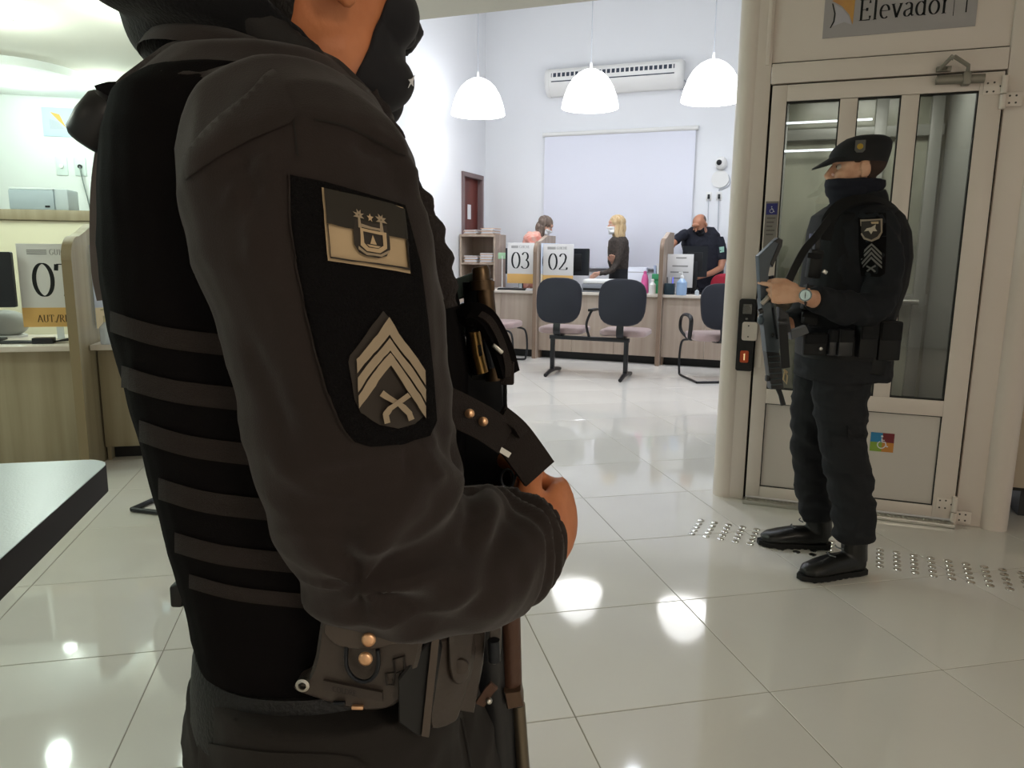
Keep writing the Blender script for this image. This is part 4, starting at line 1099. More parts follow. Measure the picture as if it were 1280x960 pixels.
CREASE = [  # (outline of a fold, width, depth): valleys positive, ridges negative
 ([(550,520),(552,552),(562,578),(588,600),(606,612)],9,.007), ([(506,556),(512,580),(508,600)],6,.0035), ([(520,556),(533,574),(540,600)],6,-.0035),
 ([(648,612),(640,650),(622,700),(596,742),(566,770)],15,.008), ([(668,628),(672,665),(662,700),(640,738)],9,-.004), ([(604,604),(618,640),(610,680)],10,-.005), ([(585,606),(592,640),(584,690)],9,.004),
 ([(545,600),(530,640),(480,690),(420,720)],12,.004), ([(520,590),(490,640),(430,690)],10,-.003), ([(420,640),(470,622),(530,600)],7,.003),
 ([(520,196),(548,250),(558,310),(555,390),(561,470),(562,540)],6,-.004),
 ([(352,250),(368,330),(388,430),(415,540)],10,.003), ([(300,180),(315,230),(330,300)],14,.004), ([(280,260),(310,225),(350,195)],10,-.0035), ([(330,230),(318,280),(320,340)],10,-.003),
 ([(300,420),(330,470),(372,560)],14,.004), ([(345,560),(390,610),(470,628)],10,-.003), ([(440,175),(480,190),(505,205)],8,.004), ([(455,160),(490,185),(520,240)],8,-.004)]
def crease(p):
    x, y = proj(p); h = 0
    for pl, w_, d_ in CREASE:
        if not (min(a[0] for a in pl)-3*w_ < x < max(a[0] for a in pl)+3*w_ and min(a[1] for a in pl)-3*w_ < y < max(a[1] for a in pl)+3*w_): continue
        best = 1e9; tt = 0; n = len(pl)-1
        for i in range(n):
            ax, ay = pl[i]; bx, by = pl[i+1]; dx, dy = bx-ax, by-ay; t = max(0,min(1,((x-ax)*dx+(y-ay)*dy)/(dx*dx+dy*dy)))
            q = math.hypot(x-ax-dx*t, y-ay-dy*t)
            if q < best: best = q; tt = (i+t)/n
        h -= d_*math.exp(-(best/w_)**2)*min(1,4*tt+.25,4*(1-tt)+.25)
    return h
def folds(p, n):
    d, t = arm_t(p)
    h = nz(p,7)*.004
    if d < .11:
        el = math.exp(-((t-8.2)/2.6)**2)                       # elbow: folds radiate from its crook
        q = p - AP[8]
        ang = math.atan2(q.z, q.x)
        h += el*.0065*math.sin(ang*5.5 + q.length*26 + nz(p,9)*3.0)*min(1,max(0,(q.x+q.z)*9+.5))
        h += ridge(p,(9,6,26))*.0028*(.35+el)
        cu = math.exp(-((t-12.6)/1.1)**2)
        h += cu*.004*math.sin(t*9+nz(p,14)*3)
        up = math.exp(-((t-2.2)/1.6)**2)
        h += up*ridge(p,(14,10,9))*.0035
        h *= 1.5
        if t > 13.6: h *= .2
    else:
        h += ridge(p,(10,10,16))*.004
        if p.x > P(500,300,.6).x: h += .006*math.sin((p.z*38)+(p.x*24)+nz(p,8)*4)
    if n.dot(p-EYE) < 0: h += crease(p)
    return h
displace(jm, folds)
jacket = obj_mesh('jacket', jm, CLOTH, OF)
jb_ = bvh_of(jm)
# cuff seam, shoulder seams and the shoulder flap
m = MB(); 
cp = AP[-2]; cd = (AP[-1]-AP[-3]).normalized(); cx_, cy_ = frame_of(cd)
m.tube([cp+cx_*(.0395*math.cos(2*PI*k/28))+cy_*(.0395*math.sin(2*PI*k/28)) for k in range(28)],.0035,8,closed=True); m.build('cuff_hem', CLOTH, jacket)
aimP = lambda x, y: P(x,y,.5)
def dec(name, poly, material, parent, off=.0015, thick=.0015, bv=None, step=9):
    mb = MB(); decal(mb, poly, bv or jb_, EYE, aimP, off, step, thick); return mb.build(name, material, parent, True, 50)
def sp2(pts, n=6): return [(p[0],p[1]) for p in spline(pts,n)]
def band(pts, w_):
    a, b = [], []
    for i in range(len(pts)):
        p0, p1 = pts[max(0,i-1)], pts[min(len(pts)-1,i+1)]; d = (p1[0]-p0[0],p1[1]-p0[1]); L_ = math.hypot(*d) or 1
        nx, ny = -d[1]/L_*w_/2, d[0]/L_*w_/2; a.append((pts[i][0]+nx,pts[i][1]+ny)); b.append((pts[i][0]-nx,pts[i][1]-ny))
    return a+b[::-1]
dec('shoulder_yoke', sp2([(232,196),(262,160),(310,120),(332,96),(345,92),(360,120),(367,150),(340,165),(300,182),(262,205),(236,224)],4), CLOTH, jacket, .002, .003)
dec('shoulder_seam', band(sp2([(338,88),(356,112),(366,150),(372,196)],5),2.2), mat('seam_dark','1a1715',.9), jacket, .0012,.0006)
dec('front_seam', band(sp2([(392,150),(430,158),(470,176),(505,196)],5),2.0), mat('seam_dark',''), jacket, .0012,.0006)
# arm velcro field, flag patch, rank patch
vf = dec('velcro_panel', [(361,219),(405,228),(505,258),(524,330),(533,400),(540,470),(544,525),(536,545),(500,556),(462,558),(440,550),(425,528),(408,480),(392,420),(376,350),(365,280)], VELC, jacket, .0015, .001)
dec('panel_piping', band(sp2([(361,219),(366,280),(377,350),(393,420),(409,480),(426,528),(441,550)],5),2.0), CLOTH, jacket, .003,.001)
fp = dec('flag_patch', [(401,237),(500,262),(509,343),(409,326)], TAN, jacket, .003, .002)
def mixq(q, u, v):
    a, b, c, d = q; t = (a[0]+(b[0]-a[0])*u, a[1]+(b[1]-a[1])*u); w2 = (d[0]+(c[0]-d[0])*u, d[1]+(c[1]-d[1])*u)
    return (t[0]+(w2[0]-t[0])*v, t[1]+(w2[1]-t[1])*v)
FQ = [(401,237),(500,262),(509,343),(409,326)]
fq = lambda pts: [mixq(FQ,u,v) for u,v in pts]
dec('green_field', fq([(.02,.03),(.98,.03),(.98,.49),(.02,.49)]), PGRN, fp, .0052, .0006)
dec('border_line', fq([(.035,.94),(.965,.94),(.965,.5),(.975,.5),(.975,.965),(.025,.965),(.025,.5),(.035,.5)]), PDARK, fp, .0052, .0005)
dec('shield_ground', fq([(.33,.50),(.36,.36),(.72,.36),(.745,.50),(.745,.70),(.70,.81),(.60,.86),(.46,.86),(.37,.81),(.33,.70)]), PDARK, fp, .0054, .0006)
dec('shield_rim', fq([(.40,.46),(.68,.46),(.68,.50),(.43,.50),(.43,.66),(.48,.72),(.60,.72),(.66,.66),(.66,.46),(.70,.46),(.70,.70),(.62,.78),(.46,.78),(.39,.70)]), TAN, fp, .0062, .0005)
dec('shield_sail', fq([(.545,.52),(.585,.66),(.505,.66)]), TAN, fp, .0062, .0005)
dec('shield_sea', fq([(.46,.675),(.63,.675),(.60,.705),(.49,.705)]), TAN, fp, .0062, .0005)
dec('shield_scroll', fq([(.36,.72),(.45,.80),(.62,.80),(.72,.72),(.72,.76),(.63,.84),(.45,.84),(.36,.77)]), TAN2, fp, .0064, .0005)
for k, (u0, d_) in enumerate(((.40,1),(.66,-1))):
    for q in range(6):
        a = R_(-20+44*q); r0, r1 = .015, .085
        cx0, cy0 = u0, .30
        dec('palm_frond', fq([(cx0+math.cos(a)*r0*.5-math.sin(a)*.02, cy0-math.sin(a)*r0-math.cos(a)*.026),(cx0+math.cos(a)*r1*.8, cy0-math.sin(a)*r1*1.1),(cx0+math.cos(a)*r0*.5+math.sin(a)*.02, cy0-math.sin(a)*r0+math.cos(a)*.026)]), TAN2, fp, .0060, .0005)
    dec('palm_trunk', fq([(u0-.012,.30),(u0+.012,.30),(u0+.02,.46),(u0-.02,.46)]), TAN2, fp, .0060, .0005)
star = []
for q in range(10):
    a = R_(90+36*q); r = .05 if q % 2 == 0 else .022; star.append((.535+math.cos(a)*r*.85, .30-math.sin(a)*r*1.25))
dec('star', fq(star), TAN, fp, .0060, .0005)
dec('crest_band', fq([(.42,.41),(.66,.41),(.66,.445),(.42,.445)]), TAN2, fp, .0060, .0005)
rk = dec('rank_patch', [(476,389),(484,398),(520,458),(528,480),(528,517),(515,529),(495,534),(472,528),(450,515),(443,500),(435,452),(437,443)], PDARK, jacket, .003, .003)
AX = (480,397)
def chev(o_, w_):
    # a chevron following the patch edge; o_ offset down from the apex, w_ width
    lx, ly, rx, ry = 443, 452, 522, 466
    a = (AX[0]+.3*o_/10, AX[1]+o_); 
    Lp = (lx+o_*.06, ly+o_*1.02-4); Rp = (rx+o_*.04, ry+o_*1.0-4)
    return [a, Rp, (Rp[0]+.6, Rp[1]+w_*.95), (a[0]+.4,a[1]+w_), (Lp[0]+.6, Lp[1]+w_*.95), Lp]
for o_, w_ in ((0,19),(23,16),(42,17)):
    dec('chevron', chev(o_, w_), TAN2, rk, .0066, .0012)
dec('crossed_pistol', band([(472,488),(487,499),(497,505.5),(504,512),(507,521)],6.5), TAN2, rk, .0066, .001)
dec('crossed_pistol', band([(502,490),(488,500),(479.5,506.5),(475,513),(477,521)],6.5), TAN2, rk, .0078, .001)
# ---- neck: collar, gaiter
def neck_ring(px, py, rx, ry, tilt, n=40, lift=0.0, yaw=25):
    c = P(px,py,TY); f = Vector((math.cos(R_(yaw)),math.sin(R_(yaw)),0)); s_ = Vector((-f.y,f.x,0)); out = []
    for k in range(n):
        t = 2*PI*k/n; v = f*(rx*math.cos(t)) + s_*(ry*math.sin(t)); v.z = -tilt*math.cos(t)*rx + lift
        out.append(c+v)
    return out
gt = MB()
prof_ = [(318,118,.080,.085,.30),(318,104,.098,.098,.32),(312,84,.112,.106,.36),(306,62,.1165,.108,.40),(303,42,.112,.104,.42),(303,24,.102,.097,.42),(302,6,.102,.096,.46),(300,-14,.098,.092,.50),(298,-36,.088,.084,.50)]
gt.rings([neck_ring(a,b,c,d,e) for a,b,c,d,e in prof_])
gm = fuse(gt, .0042, 2)
displace(gm, lambda p, n: .006*math.sin(p.z*120 + nz(p,9)*3.5 + p.x*25) + ridge(p,(12,12,30))*.003)
g0_ = P(342,0,TY-.09); g1_ = P(432,97,TY-.05); gd_ = (g1_-g0_); gn_ = Vector((-gd_.z,0,gd_.x)).normalized()
obj_mesh('neck_gaiter', shell(gm, lambda c: (c-g0_).dot(gn_)*(1 if gn_.x>0 else -1) < .004*math.sin(c.z*90+c.y*40) + max(0,(c.y-(.03)))*1.2, .0, .006), KNIT, OF)
g2 = MB(); g2.rings([neck_ring(340,108,.092,.095,.55),neck_ring(343,92,.098,.098,.60),neck_ring(346,76,.096,.096,.66),neck_ring(348,66,.088,.090,.70),neck_ring(348,72,.080,.084,.70)])
g2m = fuse(g2,.0042,2); displace(g2m, lambda p,n: ridge(p,(12,12,26))*.003); obj_mesh('gaiter_fold', g2m, mat('dark_collar_cloth','1b1817',.8,bump=(700,.2,2)), OF)
cr = MB()
m_ = [neck_ring(345,128,.112,.118,.30),neck_ring(347,112,.106,.110,.32),neck_ring(348,100,.098,.100,.34),neck_ring(348,97,.090,.092,.34),neck_ring(348,115,.086,.088,.30)]
cr.rings(m_, cap=False); cr.build('collar', CLOTH, OF, True, 60)
# ---- vest
vs = MB()
VR = [(126,192,474,.150),(150,152,492,.165),(190,140,508,.178),(250,136,534,.186),(300,135,552,.188),(345,138,566,.19),(400,150,576,.192),(450,163,584,.192),(500,178,584,.190),(560,197,582,.188),(620,216,578,.186),(690,238,572,.186),(728,248,566,.186),(752,256,560,.180)]
vs.rings([torso_ring(r,l,q,b,44,0,2.5) for r,l,q,b in VR])
vm = fuse(vs, .0045, 2)
# cut the arm openings and the neck scoop out by keeping the sheet below the shoulders
def vest_keep(c):
    d, t = arm_t(c)
    return True
displace(vm, lambda p, n: nz(p,11)*.002+ridge(p,(18,18,18))*.0012)
vest = obj_mesh('plate_vest', vm, VEST, OF)
vb = bvh_of(vm)
def vdec(name, poly, material, off=.001, thick=.0025): return dec(name, poly, material, vest, off, thick, vb)
for (yl, yr, xl, xr, h) in ((388,420,142,300,26),(456,486,156,318,28),(524,556,178,336,27),(596,624,202,350,27),(664,690,222,368,25),(716,742,240,390,18)):
    up = sp2([(xl-1,yl),(xl+(xr-xl)*.4,yl+(yr-yl)*.62),(xr,yr)],5); lo = [(x,y+h) for x,y in up]
    vdec('webbing_strap', up+lo[::-1], WEBB, .002, .003)
# shoulder strap of the vest and side edge
m = MB()
sp_pts = [P(176,150,.66),P(186,118,.645),P(215,92,.635),P(258,78,.63),P(305,74,.63),P(360,84,.64),P(420,112,.655),P(468,160,.67),P(505,215,.675)]
spl = spline(sp_pts[:-1]+[P(486,186,.675)],5); m.strip(spl, [.085-.05*k/(len(spl)-1) for k in range(len(spl))], .014, Vector((-.1,-.55,.9))); m.build('shoulder_strap', CLOTH, vest, True, 60)
m = MB(); fe = spline([P(452,122,.66),P(466,146,.66),P(482,188,.66),P(509,238,.655),P(530,285,.65),P(545,330,.65),P(553,385,.65)],6)
m.tube(fe, [(.009,.016)]*len(fe), 12)
q = fuse(m,.004,1); displace(q, lambda p,n: .0022*math.sin(p.z*260)+nz(p,30)*.002)
obj_mesh('vest_front_edge', q, mat('vest_edge_brown','231c1b',.85,bump=(300,.6,2)), vest)
m = MB(); be = spline([P(156,190,.69),P(150,235,.69),P(148,290,.69),P(150,340,.69),P(156,372,.69)],6)
m.strip(be, .06, .024, Vector((-1,-.1,0))); m.build('back_panel_edge', mat('vest_grey_trim','625d5b',.7), vest, True, 60)
for k in range(3):
    m = MB(); m.tube(spline([P(144+3*k,205,.662-.006*k),P(139+3*k,245,.662-.006*k),P(136+3*k,300,.662-.006*k)],5),.0018,6); m.build('trim_line', GAP, vest)
# rolled drag handle on the back
m = MB(); a, b = P(139,134,.645), P(112,174,.645); dr_ = (b-a).normalized()
m.tube([a-dr_*.004,a,a+(b-a)*.5,b,b+dr_*.004],[.0165,.0195,.021,.0195,.016],20); o = m.build('drag_handle', mat('handle_rubber','15161a',.4), vest, True, 50)
m = MB(); m.strip(spline([P(128,128,.665),P(146,124,.67),P(158,132,.675),P(150,158,.68),P(132,172,.68)],5),.028,.006,Vector((0,-1,.1))); m.build('handle_strap', KNIT, vest, True, 60)

# ---- belt, holster and pouches
bm_ = MB()
rows_b = [(742,244,574,.186),(752,241,580,.190),(812,236,592,.190),(822,236,592,.186)]
bm_.rings([torso_ring(r,l,q,b,44,0,2.3) for r,l,q,b in rows_b]); belt = bm_.build('duty_belt', mat('belt_black','0f0f10',.55,bump=(300,.3,2)), OF, True, 60)
m = MB()
for k in range(3):
    m.tube(spline([P(238,716+4*k,.66+.012*k),P(226,726,.655+.012*k),P(223,742,.655+.012*k),P(228,756,.66+.012*k)],4),.0022,8)
m.box(P(228,738,.665),(.012,.03,.022),None,.003); m.build('buckle', BLKPL, belt)
hd = lambda x, y: .497+.00000085*(x-450)**2 + .00006*(y-800)
hol = MB(); slab(hol, sp2([(404,752),(470,744),(526,760),(528,800),(519,842),(500,878),(470,890),(430,886),(386,872),(366,862),(384,850),(394,820)],3), hd, .022, .003)
hol = hol.build('holster', HOLS, belt, True, 35)
m = MB(); slab(m, sp2([(405,748),(526,752),(524,795),(492,806),(470,812),(440,812),(418,806),(404,792)],3), lambda x,y: hd(x,y)-.005, .006, .0015); m.build('holster_flap', mat('holster_flap','453d37',.36,spec=.5), hol, True, 35)
for x, y in ((461,799),(457,823)):
    m = MB(); c = P(x,y,hd(x,y)-.0095); m.lathe([(0,0),(.0052,0),(.0050,.0016),(.0030,.0026),(0,.0028)],c,20,rot=Matrix.Rotation(R_(90),3,'X')); m.build('rivet', BRASS, hol, True, 60)
m = MB(); m.tube([P(x,y,hd(x,y)-.004) for x,y in sp2([(433,808),(433,832),(442,847),(456,852),(468,845),(473,830),(472,812)],4)],.0016,8); m.build('thumb_loop', GUN, hol)
for (x, y) in ((379,855),):
    m = MB(); m.lathe([(.0028,-.001),(.0050,-.001),(.0052,.0022),(.003,.003),(.0026,.001)],P(x,y,hd(x,y)-.004),18,rot=Matrix.Rotation(R_(90),3,'X')); m.build('screw_eyelet', STEEL, hol, True, 50)
m = MB(); slab(m, [(466,763),(470,763),(470,776),(466,776)], lambda x,y: hd(x,y)-.0062, .003); m.build('slot', GAP, hol, False)
for pl_ in ([(404,851),(478,866),(478,877),(404,862)],):
    m = MB(); slab(m, pl_, lambda x,y: hd(x,y)-.0012, .003); m.build('name_plate', mat('holster_dark','332c28',.45), hol, False)
m = MB(); o_ = P(410,861,.495); x_ = (P(478,875,.495)-o_).normalized(); text(m,'COLDRE',plane_M(o_+Vector((.004,-.0025,-.0005)),x_,Vector((0,0,1))),.0042,.16,.08); m.build('embossed_lettering', mat('holster_emboss','1d1816',.6), hol, False)
for x, y in ((424,879),(447,884)):
    m = MB(); c = P(x,y,hd(x,y)-.001); m.box(c,(.009,.003,.003),None,.0008); m.build('edge_stud', BRASS if x > 440 else GUN, hol)
for pl_ in ([(492,824),(505,820),(506,838),(494,842)],[(482,842),(494,840),(492,856),(484,856)]):
    m = MB(); pts = [P(x,y,hd(x,y)-.0005) for x,y in pl_]; m.tube(pts,.0009,6,closed=True); m.build('moulded_outline', mat('holster_emboss',''), hol)
# magazine pouches on the front of the belt
md = lambda x, y: .512 + .00055*(x-520)
def pouch(poly, th, m_, name='magazine_pouch', off=0.0, par=None):
    q = MB(); slab(q, poly, lambda x,y: md(x,y)+off, th, .002); return q.build(name, m_, par or belt, True, 30)
p1 = pouch([(497,850),(545,790),(552,812),(536,920),(522,922),(498,905)], .03, mat('magazine_black','0c0c0d',.5), 'magazine', -.006)
m = MB(); slab(m,[(541,788),(550,790),(536,922),(527,920)],lambda x,y: md(x,y)-.008,.004); m.build('magazine_spine', mat('magazine_edge','4a4038',.5), p1, False)
p2 = pouch(sp2([(548,800),(590,798),(592,830),(575,890),(566,905),(540,912),(538,890)],3), .035, HOLS, 'magazine_pouch', .0)
p3 = pouch([(588,786),(606,790),(604,830),(592,893),(574,890),(582,840)], .035, HOLS, 'magazine_pouch', .004)
m = MB(); slab(m, sp2([(560,786),(590,786),(590,820),(586,846),(575,857),(566,852),(561,835)],3), lambda x,y: md(x,y)-.006, .008, .002); o = m.build('snap_flap', HOLS, p2, True, 35)
m = MB(); m.lathe([(0,0),(.0068,0),(.0062,.0022),(0,.0032)],P(576,832,md(576,832)-.0065),20,rot=Matrix.Rotation(R_(90),3,'X')); m.build('snap_button', mat('snap_dark','3a322c',.4), o, True, 60)
p4 = pouch(sp2([(612,772),(624,768),(627,800),(624,826),(616,832),(611,815)],3), .02, HOLS, 'light_pouch', -.002)
m = MB(); m.tube([P(617,800,.556),P(618,826,.556)],.005,12); m.build('torch_button', GUN, p4)
m = MB(); m.strip([P(600,880,.575),P(612,862,.57),P(618,856,.57)],.008,.003,(0,-1,0)); m.build('pouch_loop', LEATH, p4)
m = MB(); m.ball(P(611,876,.57),(.003,.003,.003),12); m.build('snap_dot', STEEL, p4)
# ---- trousers and boots
tr = MB()
tr.rings([torso_ring(r,l,q,b,36,s_,2.2) for r,l,q,b,s_ in ((790,226,590,.182,.008),(840,222,600,.19,.004),(900,230,612,.192,0),(960,246,622,.19,0),(1040,268,622,.18,0))])
for leg, sgn in zip(LEGS,(-1,1)):
    tr.tube([p for p,r in leg],[r*1.0+.016 for p,r in leg],22)
tm_ = fuse(tr, .0055, 4)
displace(tm_, lambda p,n: ridge(p,(8,8,20))*.004 + nz(p,6)*.004)
trs = obj_mesh('trousers', tm_, CLOTH_D, OF)
tbv = bvh_of(tm_)
dec('pocket_seam', band(sp2([(232,800),(262,838),(330,862),(392,880)],5),2.2), mat('seam_dark',''), trs, .001, .0006, tbv)
dec('side_seam', band(sp2([(575,890),(583,930),(588,958)],5),3), mat('seam_dark',''), trs, .001, .0006, tbv)
dec('pocket_flap', sp2([(250,926),(330,938),(440,944),(440,975),(250,962)],3), CLOTH_D, trs, .002, .003, tbv)
BOOT = mat('black_boot_leather','131313',.32,spec=.6,bump=(150,.15,3)); SOLE = mat('boot_sole','0c0c0c',.7)
for leg, rz_ in zip(LEGS,(-8,14)):
    p = leg[-1][0]; Mb = Matrix.Translation((p.x-.03,p.y,0))@Matrix.Rotation(R_(-90+rz_),4,'Z')
    q = MB(); boot(q, Mb); o = obj_mesh('boot', fuse(q,.005,2), BOOT, OF)
    q = MB(); boot_sole(q, Mb); q.build('boot_sole', SOLE, o)

# ---- the carbine he holds upright, with its sling
GD = .735
CB = thing('carbine', 'dark slung carbine held muzzle-down in front of the foreground officer', 'gun', RZ@NR, YAW)
m = MB(); m.tube([P(606,352,GD),P(607,372,GD),P(618,475,GD)],.0088,18); m.build('stock_tube', BRONZE, CB)
m = MB(); m.tube([P(600,333,GD),P(601,337,GD),P(602,352,GD)],[.0075,.0088,.0090],20); m.tube([P(602,350,GD),P(603,362,GD)],[.0112,.0112],20); m.box(P(612,357,GD),(.010,.012,.010),None,.001); m.build('end_cap', BRONZE, CB, True, 40)
m = MB(); m.tube([P(596,352,GD+.015),P(602,470,GD+.015)],[(.014,.010)]*2,12); m.build('stock_rail', GUNB, CB)
m = MB(); slab(m,[(560,352),(592,340),(597,352),(597,368),(560,378)],GD+.02,.03,.002); m.build('butt_pad', GREENG, CB, True, 30)
m = MB(); slab(m,[(562,384),(597,374),(598,412),(575,420),(562,400)],GD+.02,.03,.002); m.build('cheek_piece', GREENG, CB, True, 30)
m = MB(); m.tube([P(574,398,GD+.018),P(577,412,GD+.018),P(586,424,GD+.018)],.0012,6); m.build('sling_wire', STEEL, CB)
m = MB(); m.tube([P(593,415,GD-.03),P(597,440,GD-.03),P(603,466,GD-.03)],[.0058]*3,16); o = m.build('brass_cylinder', mat('brass_tube','9c7a48',.32,.85), CB)
m = MB(); slab(m,[(597,432),(601,431),(603,444),(599,446)],GD-.037,.004); m.build('cylinder_window', GAP, o, False)
m = MB(); m.tube([P(606,425,GD-.01),P(613,460,GD-.01)],.006,12); m.build('cocking_tube', GUN, CB)
m = MB(); slab(m,[(560,430),(590,470),(628,470),(634,520),(640,600),(636,660),(560,660),(556,520)],GD+.0,.045,.004); m.build('receiver', GUNB, CB, True, 30)
m = MB(); m.strip(spline([P(566,440,GD-.02),P(558,470,GD-.02),P(552,505,GD-.02)],4),.02,.004,(0,-1,0)); m.build('chest_clip', BLKPL, CB)
m = MB(); m.tube([P(596,600,GD),P(610,760,GD),P(618,860,GD),P(628,1010,GD)],[.024,.026,.026,.022],16); m.build('handguard', GUNB, CB)
m = MB(); m.tube([P(632,640,GD-.015),P(638,750,GD-.015),P(641,868,GD-.015)],[(.010,.012)]*3,14); m.build('leather_wrap', LEATH, CB)
m = MB(); slab(m,[(630,866),(651,863),(655,884),(634,888)],GD-.032,.03,.002); m.build('barrel_clamp', mat('clamp_bronze','5d4a3c',.4,.5), CB)
m = MB(); m.tube([P(648,880,GD-.012),P(654,960,GD-.012),P(657,1090,GD-.012)],.0072,16); m.build('barrel', mat('barrel_steel','6a6153',.35,.8), CB)
# sling: padded loop, snapped strap, broad web through the hand
m = MB(); lp = spline([P(578,402,GD-.035),P(590,392,GD-.045),P(606,398,GD-.05),P(620,420,GD-.05),P(630,446,GD-.05),P(636,468,GD-.048)],6)
m.strip(lp,.022,.008,[Vector((.5,-.7,.5))]*len(lp)); sl = m.build('sling_pad', VEST, CB, True, 60)
m = MB(); lp = spline([P(600,394,GD-.055),P(612,402,GD-.058),P(624,424,GD-.058),P(633,452,GD-.056),P(634,470,GD-.054)],6); m.strip(lp,.007,.005,[Vector((.4,-.8,.4))]*len(lp)); m.build('pad_binding', WEBB, sl, True, 60)
m = MB(); m.box(P(622,436,GD-.062),(.012,.004,.004),Matrix.Rotation(R_(40),3,'Y'),.001); m.build('buckle_glint', STEEL, sl)
m = MB(); m.box(P(634,466,GD-.05),(.013,.010,.022),None,.002); m.build('tail_keeper', WEBB, sl)
m = MB(); m.tube(spline([P(626,440,GD-.03),P(631,480,GD-.03),P(632,510,GD-.03),P(640,528,GD-.03)],4),.002,8); m.build('lanyard', KNIT, CB)
m = MB(); lp = spline([P(545,500,.60),P(575,514,.61),P(606,530,.63),P(632,548,.65)],5); m.strip(lp,.030,.004,[Vector((.15,-.9,.25))]*len(lp)); s1 = m.build('snap_strap', WEBB, CB, True, 60)
for x, y, d_ in ((587,517,.606),(604,527,.618)):
    m = MB(); m.lathe([(0,0),(.0042,0),(.0036,.0014),(0,.002)],P(x,y,d_),18,rot=Matrix.Rotation(R_(90),3,'X')); m.build('snap_button', BRASS, s1, True, 60)
m = MB(); lp = spline([P(618,528,.655),P(640,546,.66),P(660,572,.665),P(674,592,.668)],5); m.strip(lp,.036,.005,[Vector((.25,-.85,.3))]*len(lp)); s2 = m.build('web_strap', WEBB, CB, True, 60)
m = MB(); m.strip([P(628,518,.65),P(645,530,.652),P(653,542,.655)],.012,.007,Vector((.2,-.8,.5))); m.build('folded_web', WEBB, s2, True, 60)
m = MB(); lp = [P(612,552,.645),P(624,561,.646),P(637,569,.648)]; m.strip(lp,.005,.003,Vector((.1,-.95,.2))); m.build('strap_buckle', STEEL, s2)
m = MB(); c = P(634,598,.67); m.tube([c+Vector((.006*math.cos(t*PI/6),0,.009*math.sin(t*PI/6))) for t in range(12)],.0014,8,closed=True); m.tube([c+Vector((.004,0,-.01)),c+Vector((.012,0,.014))],.0012,6); m.build('swivel_ring', GUN, s2)
m = MB(); slab(m,[(648,590),(672,600),(668,640),(650,645)],.70,.03,.002); m.build('pistol_grip', GUNB, CB)
# ================================================================== the officer at the lift
FR_ = Vector((1.33,3.02,0))
FO = thing('person', 'police officer with black cap and gaiter standing before the lift door, facing left', 'person', RZ@FR_, YAW)
FEYE = Vector((0,0,CAM_H)) - FR_
def Q(px, py, d=3.0): return at(px,py,d) - FR_
NAVY = mat('near_black_uniform','1c1e22',.8,spec=.25,bump=(500,.15,2)); NAVYT = mat('near_black_trousers','222326',.8,spec=.25,bump=(500,.15,2))
BLK = mat('black_gear','0e0f11',.6,spec=.4); GAIT = mat('navy_gaiter','101321',.85)
def qring(row, l, r, b, y0, n=32, ex=2.3, ang=0):
    a0, a1 = Q(l,row,y0), Q(r,row,y0); c = (a0+a1)/2; a = (a1-a0).length/2; out = []
    for k in range(n):
        t = 2*PI*k/n; co, si = math.cos(t), math.sin(t); q = (abs(co)**ex+abs(si)**ex)**(-1/ex); out.append(Vector((c.x+a*q*co, c.y+b*q*si, c.z)))
    return out
fb = MB()
fF = Vector((-math.cos(R_(8)), math.sin(R_(8)), 0.0))          # he looks left, a little into the room
HO2 = Q(1072,209,3.02); HMf = face_frame(HO2, fF)
head_pieces(fb, HMf, .97)
fb.tube([Q(1078,262,3.02),Q(1075,235,3.02),Q(1072,215,3.02)],[.066,.06,.058],16)
FRW = [(252,1042,1104,.11),(262,1030,1116,.16),(285,1018,1126,.185),(320,1012,1128,.19),(355,1008,1122,.185),(390,1004,1110,.18),(420,1002,1104,.175),(445,1000,1106,.18),(470,998,1108,.185)]
fb.rings([qring(r,l+6,q-6,b*.88,3.02) for r,l,q,b in FRW])
FA = [(1092,272,2.88,.060),(1098,290,2.86,.068),(1103,315,2.84,.069),(1104,345,2.83,.066),(1100,372,2.82,.064),(1088,388,2.80,.062),(1062,386,2.77,.060),(1038,380,2.72,.054),(1018,374,2.68,.045),(1004,370,2.635,.036)]
FAP = [Q(x,y,d) for x,y,d,r in FA]
fb.tube(FAP,[r*.72 for *_,r in FA],16)
FB = [(1060,272,3.17,.058),(1046,300,3.20,.062),(1036,340,3.19,.06),(1024,370,3.12,.058),(1004,392,3.0,.05),(988,405,2.90,.042)]
FBP = [Q(x,y,d) for x,y,d,r in FB]
fb.tube(FBP,[r*.72 for *_,r in FB],14)
# near (left) hand laid over the grip, watch at the wrist; far hand under the fore-end
w0 = Q(996,368,2.615); hd_ = Vector((-.84,.46,.02)).normalized(); tu = Vector((-.15,.1,1)); tu = (tu-hd_*tu.dot(hd_)).normalized(); zz = tu.cross(hd_)
Mh = Matrix(((tu.x,hd_.x,zz.x,w0.x),(tu.y,hd_.y,zz.y,w0.y),(tu.z,hd_.z,zz.z,w0.z),(0,0,0,1)))
